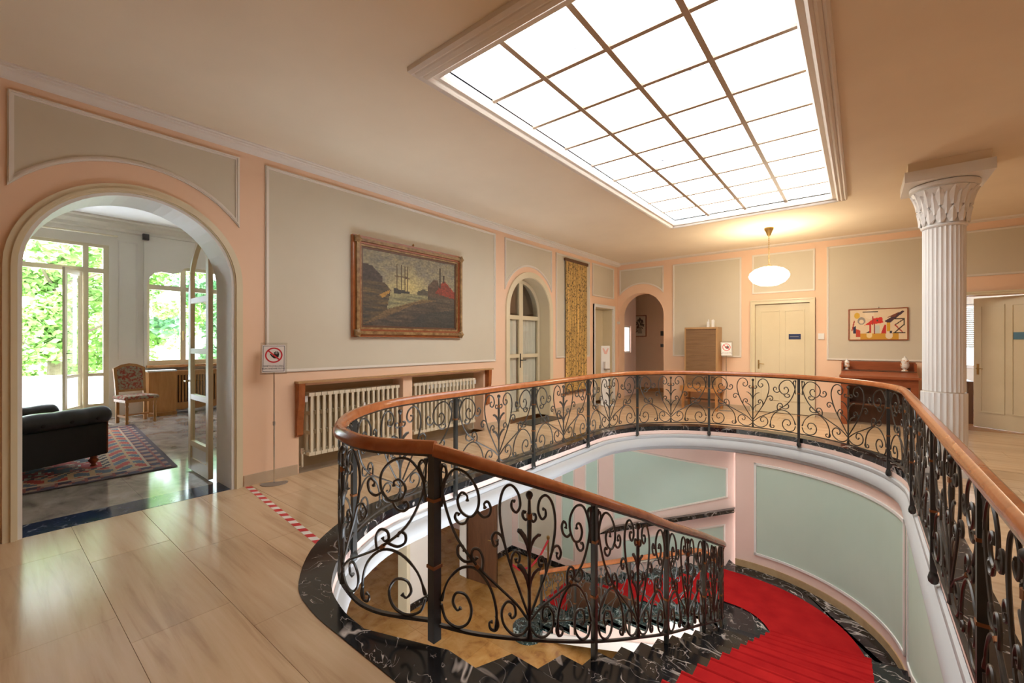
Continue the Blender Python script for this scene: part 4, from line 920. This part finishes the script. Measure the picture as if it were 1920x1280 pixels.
for x in (.0, .82):
    for y in (.0, 1.32): MB().box(x, x+.08, y, y+.08, 0, .74).build('leg', 'woodd', ot)
oc_ = thing('office_chair', 'black swivel chair behind the dark table', 'chair', (7.0, 12.7, 0)); MB().box(-.22, .22, -.22, .22, .44, .52).build('seat', 'leathm', oc_); MB().box(.2, .26, -.2, .2, .6, 1.1).build('backrest', 'leathm', oc_)
MB().tube([(0, 0, .06), (0, 0, .44)], .03, 8).build('stem', 'grey', oc_)
for k in range(5): MB().tube([(0, 0, .08), (.26*math.cos(k*1.257), .26*math.sin(k*1.257), .05)], .018, 6).tube([(.26*math.cos(k*1.257), .26*math.sin(k*1.257), .05), (.26*math.cos(k*1.257), .26*math.sin(k*1.257), 0)], .02, 6).build('castor_leg', 'grey', oc_)

# ---------------------------------------------------------------- salon behind the big arch
SXW = -6.6; ZS = 3.95
sf = sroot('floor_salon'); i = 0; xx = -WT
box('threshold_slab', -WT+.06, .0, A1[0]-A1[1], A1[0]+A1[1], -.02, .002, 'navy', sf); box('salon_bed', SXW, -WT+.06, -3, 5.5, -.12, -.012, 'skirt', sf)
x = -WT+.06
while x > SXW:
    x0 = max(x-1.5, SXW); y = -3.0-(i % 2)*.5
    while y < 5.5: tile_obj('marble_slab', [[(x0+.001, y+.001), (x-.001, y+.001), (x-.001, min(y+1.0, 5.5)-.001), (x0+.001, min(y+1.0, 5.5)-.001)]], -.012, 0, 'salonfl', sf); y += 1.0
    x -= 1.5; i += 1
struct(box('ceiling_salon', SXW-.2, -WT, -3.2, 5.7, ZS, ZS+.1, 'saloncl')); struct(box('wall_salon_near', SXW, -WT, -3.2, -3, 0, ZS, 'creamw')); struct(box('wall_salon_end', SXW, -WT, 5.5, 5.7, 0, ZS, 'creamw'))
struct(MB().box(SXW-.2, SXW, -3, .02, 0, ZS).box(SXW-.2, SXW, .02, 1.64, 3.42, ZS).box(SXW-.2, SXW+.0, 1.64, 2.18, 0, ZS).box(SXW-.2, SXW, 2.18, 4.6, 0, 1.02).box(SXW-.2, SXW, 2.18, 4.6, 3.15, ZS).box(SXW-.2, SXW, 4.6, 5.5, 0, ZS).build('wall_salon_far', 'creamw'))
ws = D.objects['wall_salon_far']
struct(box('wall_salon_divider', -WT-.02, -WT, -3, A1[0]-A1[1]-.3, 0, ZS, 'creamw'))
cornice([(0, 0), (.22, 0), (.22, -.03), (.16, -.05), (.14, -.10), (.06, -.16), (.05, -.22), (0, -.24)], lambda o, z: (SXW+o, -3, ZS+z), lambda o, z: (SXW+o, 5.5, ZS+z), 'creamw', ws, 'cornice')
panel(rect(1.78, 2.08, 1.15, 3.55), lambda o: (lambda a, b: (SXW+o, a, b)), ws, 'creamw', .03)
MB().box(SXW, SXW+.05, 2.17, 2.22, 0, ZS-.24).build('pilaster_edge', 'creamw', ws); MB().box(SXW+.05, SXW+.12, 2.14, 2.24, 3.62, 3.74).build('curtain_bracket', 'dark', ws)
MB().tube([(SXW+.14, .1, 3.58), (SXW+.14, 1.75, 3.60)], .018, 8).build('curtain_rod', 'cream', ws)
# scalloped valance of the second window
vb = [(2.22, 3.72), (2.22, 2.72), (2.26, 2.86), (2.34, 2.96), (2.46, 3.0), (2.66, 2.98), (2.78, 3.02), (2.86, 3.12), (2.95, 3.16), (4.6, 3.16), (4.6, 3.72)]
MB().prism(vb, lambda a, b: (SXW+.0, a, b), lambda a, b: (SXW+.04, a, b)).build('window_valance', 'creamw', ws)
w1 = sroot('window_1'); fr = lambda b, y0, y1, z0, z1: b.box(SXW-.10+.0006*(len(b.v)//8), SXW-.02-.0006*(len(b.v)//8), y0, y1, z0, z1)
b = MB()
for y0, y1, z0, z1 in ((.02, .10, 0, 3.42), (1.56, 1.64, 0, 3.42), (.02, 1.64, 3.36, 3.42), (.02, 1.64, 2.86, 2.95), (1.27, 1.35, 0, 3.42), (1.27, 1.64, 0, .30), (1.27, 1.64, .84, .90)): fr(b, y0, y1, z0, z1)
b.build('window_frame', 'cream', w1)
box('pane', SXW-.07, SXW-.065, .1, 1.27, 2.95, 3.36, 'glass', w1); box('pane', SXW-.07, SXW-.065, 1.35, 1.56, .9, 2.86, 'glass', w1); box('pane', SXW-.07, SXW-.065, 1.35, 1.56, 2.95, 3.36, 'glass', w1)
def open_leaf(y0, ang, nm):
    T_ = Matrix.Translation((SXW-.02, y0, 0)) @ Matrix.Rotation(R(ang), 4, 'Z'); b = MB()
    for x0, x1, z0, z1 in ((0, .08, .02, 2.86), (.52, .60, .02, 2.86), (0, .6, .02, .30), (0, .6, 2.76, 2.86), (0, .6, .84, .90)): b.box(x0, x1, -.02+.0006*(len(b.v)//8), .02-.0006*(len(b.v)//8), z0, z1, T_)
    l = b.build('casement_leaf', 'cream', w1)
    MB().box(.08, .52, -.003, .003, .9, 2.76, T_).build('pane', 'glass', l); MB().tube([T_ @ Vector(p) for p in ((.56, .02, 1.3), (.56, .06, 1.3), (.48, .06, 1.3))], .008, 6).build('handle', 'dark', l)
open_leaf(1.25, -28, 'r'); open_leaf(.11, 22, 'l')
w2 = sroot('window_2'); b = MB()
for y0, y1, z0, z1 in ((2.20, 2.27, 1.02, 3.15), (4.53, 4.6, 1.02, 3.15), (2.2, 4.6, 1.02, 1.12), (2.2, 4.6, 3.08, 3.15), (2.2, 4.6, 2.62, 2.72), (2.80, 2.90, 1.02, 3.15), (3.55, 3.63, 1.02, 3.15)): fr(b, y0, y1, z0, z1)
b.build('window_frame', 'cream', w2)
for y0, y1 in ((2.27, 2.8), (2.9, 3.55), (3.63, 4.53)):
    for z0, z1 in ((1.12, 2.62), (2.72, 3.08)): box('pane', SXW-.065, SXW-.06, y0, y1, z0, z1, 'glass', w2)
MB().tube([(SXW-.01, 2.85, 1.55), (SXW-.01, 2.85, 1.75)], .012, 6).build('espagnolette', 'brass', w2); box('window_sill', SXW-.1, SXW+.16, 2.2, 4.6, .97, 1.02, 'wood', w2)
# salon door leaves folded back at the arch
def salon_leaf(y, label, x0=-.46, ln=.70, sgn=1):
    t = thing('glazed_door_leaf', label, 'door', (x0, y, 0)); zt = lambda d: 2.08+math.sqrt(max(0, .70**2-max(0, d)**2))
    b = MB(); N_ = 8
    for x1, x2 in ((0, .08), (ln-.08, ln)): b.prism([(-x1, .02), (-x2, .02), (-x2, zt(x2)-.081), (-x1, zt(x1)-.081)], lambda a, z: (a, 0, z), lambda a, z: (a, .045, z))
    for z0, z1 in ((.02, .16), (.30, .36), (.84, .90), (1.37, 1.43), (1.95, 2.01)): b.box(-ln+.08, -.08, .002, .043, z0, z1)
    for i in range(N_): a0, a1 = ln*i/N_, ln*(i+1)/N_; b.prism([(-a0, zt(a0)-.08), (-a1, zt(a1)-.08), (-a1, zt(a1)), (-a0, zt(a0))], lambda a, z: (a, 0, z), lambda a, z: (a, .045, z))
    lf_ = b.build('leaf_frame', 'cream', t)
    for z0, z1 in ((.36, .84), (.90, 1.37), (1.43, 1.95)): MB().box(-ln+.08, -.08, .02, .025, z0, z1).build('pane', 'dglass', lf_)
    MB().box(-ln+.08, -.08, .018, .028, .16, .30).build('kick_panel', 'white', lf_); MB().tube([(-ln+.04, 0, 1.05), (-ln+.04, -.05, 1.05), (-ln+.14, -.055, 1.05)], .009, 6).build('handle', 'brass', t, True)
salon_leaf(A1[0]+A1[1]-.09, 'glazed cream door leaf opened back at the right jamb of the big arch'); salon_leaf(A1[0]-A1[1]+.0, 'glazed cream door leaf opened back at the left jamb of the big arch')
# chesterfield armchair, seen from its side
def tufted_roll(p0, p1, r, parent, nb, name='arm_roll'):
    V = []; n = 14; m_ = 48; d = Vector(p1)-Vector(p0); dn = d.normalized(); sd = dn.cross(Vector((0, 0, 1)))
    for i in range(m_+1):
        t = i/m_; e = .55 if i in (0, m_) else (.9 if i in (1, m_-1) else 1)
        for k in range(n):
            a = 2*math.pi*k/n; rr = r*e*(.95+.08*abs(math.sin(math.pi*t*nb)))
            V.append(Vector(p0)+d*t+sd*math.cos(a)*rr+Vector((0, 0, 1))*math.sin(a)*rr*.92)
    F = [(i*n+k, i*n+(k+1) % n, (i+1)*n+(k+1) % n, (i+1)*n+k) for i in range(m_) for k in range(n)]+[tuple(range(n))[::-1], tuple(range(m_*n, m_*n+n))]
    return obj(name, V, F, 'leather', parent, True)
so = thing('chesterfield_armchair', 'black leather chesterfield armchair with buttoned rolled arms inside the big arch', 'armchair', (-2.20, 1.0, 0), R(28))
for x0 in (-.17, -.90):
    a_ = MB().box(x0, x0+.17, -1.0, 0, .14, .60).build('arm', 'leathm', so)
    MB().tube([(x0+.17 if x0 > -.5 else x0, .004, z) for z in (.15, .55)], .008, 6).build('piping', 'maho', a_)
    xc = x0+(.13 if x0 > -.5 else .04); rl = tufted_roll((xc, -1.05, .62), (xc, .035, .62), .115, so, 4)
    for i in range(4):
        b = MB().lathe([(.002, -.01), (.022, -.004), (.018, .008), (.002, .012)], (0, 0, 0), 10).build('button', 'leathm', rl, True); b.matrix_local = Matrix.Translation((xc+(.108 if x0 > -.5 else -.108), -.93+i*.262, .60)) @ Matrix.Rotation(R(90), 4, 'Y')
MB().box(-.73, -.17, -1.0, -.80, .14, .64).build('back', 'leather', so); tufted_roll((-.95, -.93, .68), (.0, -.93, .68), .11, so, 4, 'back_roll')
MB().box(-.73, -.17, -.8, -.02, .14, .30).build('seat_base', 'leather', so); MB().box(-.725, -.175, -.80, .0, .30, .44).build('seat_cushion', 'leather', so)
for x in (-.08, -.82):
    for y in (-.09, -.92): MB().lathe([(.03, 0), (.035, .02), (.022, .035), (.05, .07), (.05, .09), (.03, .11), (.045, .14)], (x, y, 0), 14).build('bun_foot', 'maho', so, True)
# tapestry chair
ch = thing('tapestry_chair', 'carved wooden side chair upholstered in red floral tapestry by the window pier', 'chair', (-5.62, 1.88, 0), R(100))
def leg(x, y, h, turned):
    if turned: MB().lathe([(.024, 0), (.03, .03), (.018, .06), (.028, .10), (.022, .14), (.026, .30), (.017, .33), (.026, .36), (.024, h)], (x, y, 0), 12).build('leg', 'wood', ch, True)
    else: MB().box(x-.022, x+.022, y-.022, y+.022, 0, h).build('leg', 'wood', ch)
for x in (-.21, .21): leg(x, -.2, .42, True); leg(x, .2, .44, False)
MB().box(-.25, .25, -.24, .24, .40, .45).build('seat_rail', 'wood', ch); V = MB().lathe([(.31, 0), (.33, .02), (.31, .055), (.2, .075), (.02, .08)], (0, 0, .45), 4)
so_ = MB(); 
for (w_, z) in ((.255, .45), (.265, .475), (.25, .51), (.18, .525)): so_.v += [(-w_, -w_*.96, z), (w_, -w_*.96, z), (w_, w_*.96, z), (-w_, w_*.96, z)]
so_.f = [(4*i+k, 4*i+(k+1) % 4, 4*i+4+(k+1) % 4, 4*i+4+k) for i in range(3) for k in range(4)]+[(12, 13, 14, 15)]; so_.build('seat', 'uphol', ch)
TBk = Matrix.Translation((0, .21, .44)) @ Matrix.Rotation(R(-9), 4, 'X')
bk = [(-.23, 0), (.23, 0), (.24, .58), (.12, .645), (0, .665), (-.12, .645), (-.24, .58)]; ib = [(-.19, .17), (.19, .17), (.195, .555), (.10, .60), (0, .615), (-.10, .60), (-.195, .555)]
fz = lambda o: (lambda a, b: TBk @ Vector((a, o, b)))
MB().ring([(-.23, .13), (.23, .13)]+bk[2:], ib, fz(-.02), fz(.02)).build('back_frame', 'wood', ch); MB().prism(ib, fz(-.028), fz(.015)).build('back_pad', 'uphol', ch)
for x in (-.21, .21): MB().prism([(x-.022, 0), (x+.022, 0), (x+.022, .16), (x-.022, .16)], fz(-.02), fz(.02)).build('back_post', 'wood', ch)
MB().box(-.2, .2, -.01, .02, .13, .16).build('stretcher', 'wood', ch); 
for x in (-.21, .21): MB().box(x-.013, x+.013, -.2, .2, .12, .15).build('stretcher', 'wood', ch)
# desk / radiator cover under the window
cv = thing('radiator_cover', 'warm wooden slatted radiator cover below the salon window', 'radiator cover', (SXW, 2.62, 0))
MB().box(.0, .30, .0, 1.9, .86, .90).build('top', 'wood', cv); MB().box(.24, .29, 0, 1.9, .80, .86).build('upper_rail', 'wood', cv)
n = 14; MB().prism([(0, .10), (0, .22), (1.9, .22), (1.9, .10)]+[(1.9-1.9*i/28, .10-.035*abs(math.sin(i*math.pi/4))) for i in range(1, 28)], lambda a, b: (.24, a, b), lambda a, b: (.29, a, b)).build('scalloped_rail', 'wood', cv)
for i in range(34): MB().box(.25, .275, .03+i*.055, .06+i*.055, .2, .82).build('slat', 'wood', cv)
MB().box(.0, .02, 0, 1.9, .1, .86).build('back_board', 'woodd', cv); MB().box(.276, .29, .95, .975, .5, .62).build('heat_meter', 'plast', cv)
wcab = thing('window_cabinet', 'plain orange wood cabinet at the left end of the radiator cover', 'cabinet', (SXW, 2.16, 0))
MB().box(.0, .48, 0, .45, .07, .90).build('carcass', 'wood', wcab); MB().box(0, .50, -.02, .46, .90, .93).build('top', 'white', wcab); MB().box(0, .50, -.01, .46, 0, .07).build('plinth', 'wood', wcab)
ob = thing('socket_box', 'small socket box on the wall behind the tapestry chair', 'socket', (SXW, 1.85, .28)); MB().box(0, .05, 0, .16, 0, .10).build('body', 'plast', ob); MB().box(.05, .07, .03, .09, .0, .04).build('plug', 'dark', ob)
# rug
rgp = lambda u, v: None
def rugc(u, v):
    e = min(u*1.0*3.6, (1-u)*3.6, v*2.3, (1-v)*2.3); g = nz(u*30, v*20, 1.1); h_ = math.sin(u*95)*math.sin(v*64)
    if e < .05: return (70, 52, 56)
    if e < .22: return (150, 118, 100) if h_ > .25 else ((60, 48, 66) if h_ < -.2 else (128, 66, 58))
    if e < .26: return (180, 150, 126)
    if e < .55:
        k = math.sin(u*58+2*math.sin(v*30))*math.sin(v*40); return (168, 62, 46) if k > .25 else ((84, 92, 104) if k < -.3 else (176, 140, 104))
    if e < .62: return (62, 46, 50) if math.sin((u+v)*150) > 0 else (178, 150, 120)
    k = math.sin(u*36+3*g)*math.sin(v*26+2*g)
    return (170, 44, 36) if k > .2 else ((198, 176, 150) if k > .05 else ((66, 60, 72) if k < -.35 else (134, 62, 50)))
ru = thing('persian_rug', 'patterned red and blue fringed persian rug on the marble salon floor', 'rug', (0, 0, 0))
TR = Matrix.Translation((-1.42, 1.50, .008)) @ Matrix.Rotation(R(176), 4, 'Z') @ Matrix.Rotation(R(-90), 4, 'X') 
TR = Matrix(((-.998, -.03, 0, -1.42), (.07, 1, 0, 1.52), (0, 0, 1, .010), (0, 0, 0, 1)))
canvas('pile', 3.9, 2.3, 150, 92, rugc, 'rug', ru, TR @ Matrix.Rotation(R(-90), 4, 'X') @ Matrix.Scale(-1, 4, (0, 0, 1)) @ Matrix.Identity(4))
b = MB()
for i in range(130):
    x = 3.9*(i+random.random()*.6)/130; p = TR @ Vector((x, 0, -.006)); q = TR @ Vector((x+random.uniform(-.03, .03), -.07, -.008)); b.add([p, q, q+Vector((.008, 0, 0)), p+Vector((.012, 0, 0))], [(0, 1, 2, 3)])
fo = b.build('fringe', 'tapew', ru); fo['kind'] = 'stuff'
# ---------------------------------------------------------------- things in the lower hall
dl = thing('brown_door_leaf', 'dark brown wooden door standing open in the lower hall', 'door', (-1.72, 6.74, ZL), R(8))
MB().box(0, .05, -.0, .05, 0, 2.1).box(0, .78, 0, .045, 0.01, 2.1).build('leaf', 'woodd', dl); MB().tube([(.70, -.0, 1.0), (.70, -.05, 1.0), (.60, -.05, 1.0)], .01, 6).build('handle', 'brass', dl, True)
fc = thing('metal_chair', 'black folding chair seen through the lower hall doorway', 'chair', (-2.6, 6.25, ZL), R(60))
MB().box(-.2, .2, -.2, .2, .43, .46).build('seat', 'leathm', fc); MB().box(-.2, .2, .19, .21, .62, .85).build('backrest', 'leathm', fc)
for x in (-.2, .2): MB().tube([(x, -.22, 0), (x, -.2, .44)], .011, 6).build('leg', 'chrome', fc); MB().tube([(x, .24, 0), (x, .2, .86)], .011, 6).build('leg', 'chrome', fc)
rp = thing('rope_post', 'brass barrier post with red velvet rope at the foot of the stairs', 'barrier', (-.25, 7.75, ZL))
MB().lathe([(.14, 0), (.14, .015), (.03, .03), (.02, .06), (.02, .92), (.035, .94), (.035, .98), (.01, 1.0)], n=18).build('post', 'brass', rp, True)
MB().tube([(0, 0, .90), (-.08, -.2, .60), (-.15, -.45, .45), (-.2, -.75, .5), (-.22, -1.0, .72)], .022, 8).build('rope', 'sred', rp, True)
cr = thing('coat_rack', 'small iron coat rack on the lower hall wall', 'coat rack', (-.75, YW-.03, -1.25)); MB().box(-.5, .5, 0, .03, 0, .05).build('rail', 'irond', cr)
for i in range(7): MB().tube([(-.45+i*.15, 0, .02), (-.45+i*.15, -.07, 0), (-.45+i*.15, -.09, .06)], .008, 6).build('hook', 'irond', cr)
tr_ = thing('floor_strip', 'red doormat lying beyond the cream door frame below', 'doormat', (-2.9, 4.1, ZL)); MB().box(-.25, .9, -.12, .25, .001, .012).build('mat', 'red', tr_)

# ---------------------------------------------------------------- outside: terrace, lawn and trees
struct(box('ground_terrace', -13, SXW-.2, -6, 8, -.2, -.03, 'terr')); struct(box('ground_lawn', -60, -13, -40, 45, -1.2, -.9, 'grass'))
tw = struct(box('wall_terrace_parapet', -13.1, -12.9, -6, 8, -.9, .55, 'terr'))
def tree(label, x, y, h, sp, nl, m):
    t = thing('broadleaf_tree', label, 'tree', (x, y, -.9)); rnd = random.Random(int(x*100+y))
    b = MB().tube([(0, 0, 0), (.1, .05, h*.3), (-.05, .1, h*.6), (.05, 0, h*.9)], [.22, .17, .11, .04], 8)
    for i in range(7):
        a = rnd.uniform(0, 6.28); z = h*rnd.uniform(.15, .65); l = sp*rnd.uniform(.6, .95)
        b.tube([(0, 0, z), (math.cos(a)*l*.5, math.sin(a)*l*.5, z+l*.2), (math.cos(a)*l, math.sin(a)*l, z+l*.5)], [.07, .05, .02], 5)
    b.build('trunk', 'bark', t, True)
    V = []; F = []
    cl_ = [(rnd.gauss(0, sp*.5), rnd.gauss(0, sp*.5), h*rnd.uniform(.12, 1.02), rnd.uniform(.35, .75)*sp*.45) for _ in range(46)]
    for i in range(nl):
        cx, cy, cz, r = cl_[rnd.randrange(46)]; u = Vector((rnd.gauss(0, 1), rnd.gauss(0, 1), rnd.gauss(0, .6))).normalized()*r*rnd.random()**.4
        p = Vector((cx, cy, cz))+u; e1 = Vector((rnd.gauss(0, 1), rnd.gauss(0, 1), rnd.gauss(0, .5))).normalized(); e2 = e1.cross(Vector((rnd.gauss(0, 1), rnd.gauss(0, 1), rnd.gauss(0, 1)))).normalized(); s = rnd.uniform(.10, .17)
        k = len(V); V += [p-e1*s, p-e2*s*.6, p+e1*s, p+e2*s*.6]; F.append((k, k+1, k+2, k+3))
    f = obj('foliage', V, F, m, t); f['kind'] = 'stuff'
tree('broad green tree directly outside the open french window', -17.5, 1.7, 7.5, 2.1, 15000, 'leaf1'); tree('blue-green leafy tree outside the second salon window', -17.0, 7.2, 7.5, 2.1, 14000, 'leaf2')
tree('tall pale tree further back between the two windows', -26.0, 5.0, 11.0, 3.6, 16000, 'leaf1'); tree('leafy tree at the far left of the garden', -22.0, -5.5, 9.5, 2.8, 8000, 'leaf2'); tree('distant tree at the right of the garden', -26.5, 15.5, 10, 3.2, 8000, 'leaf1')
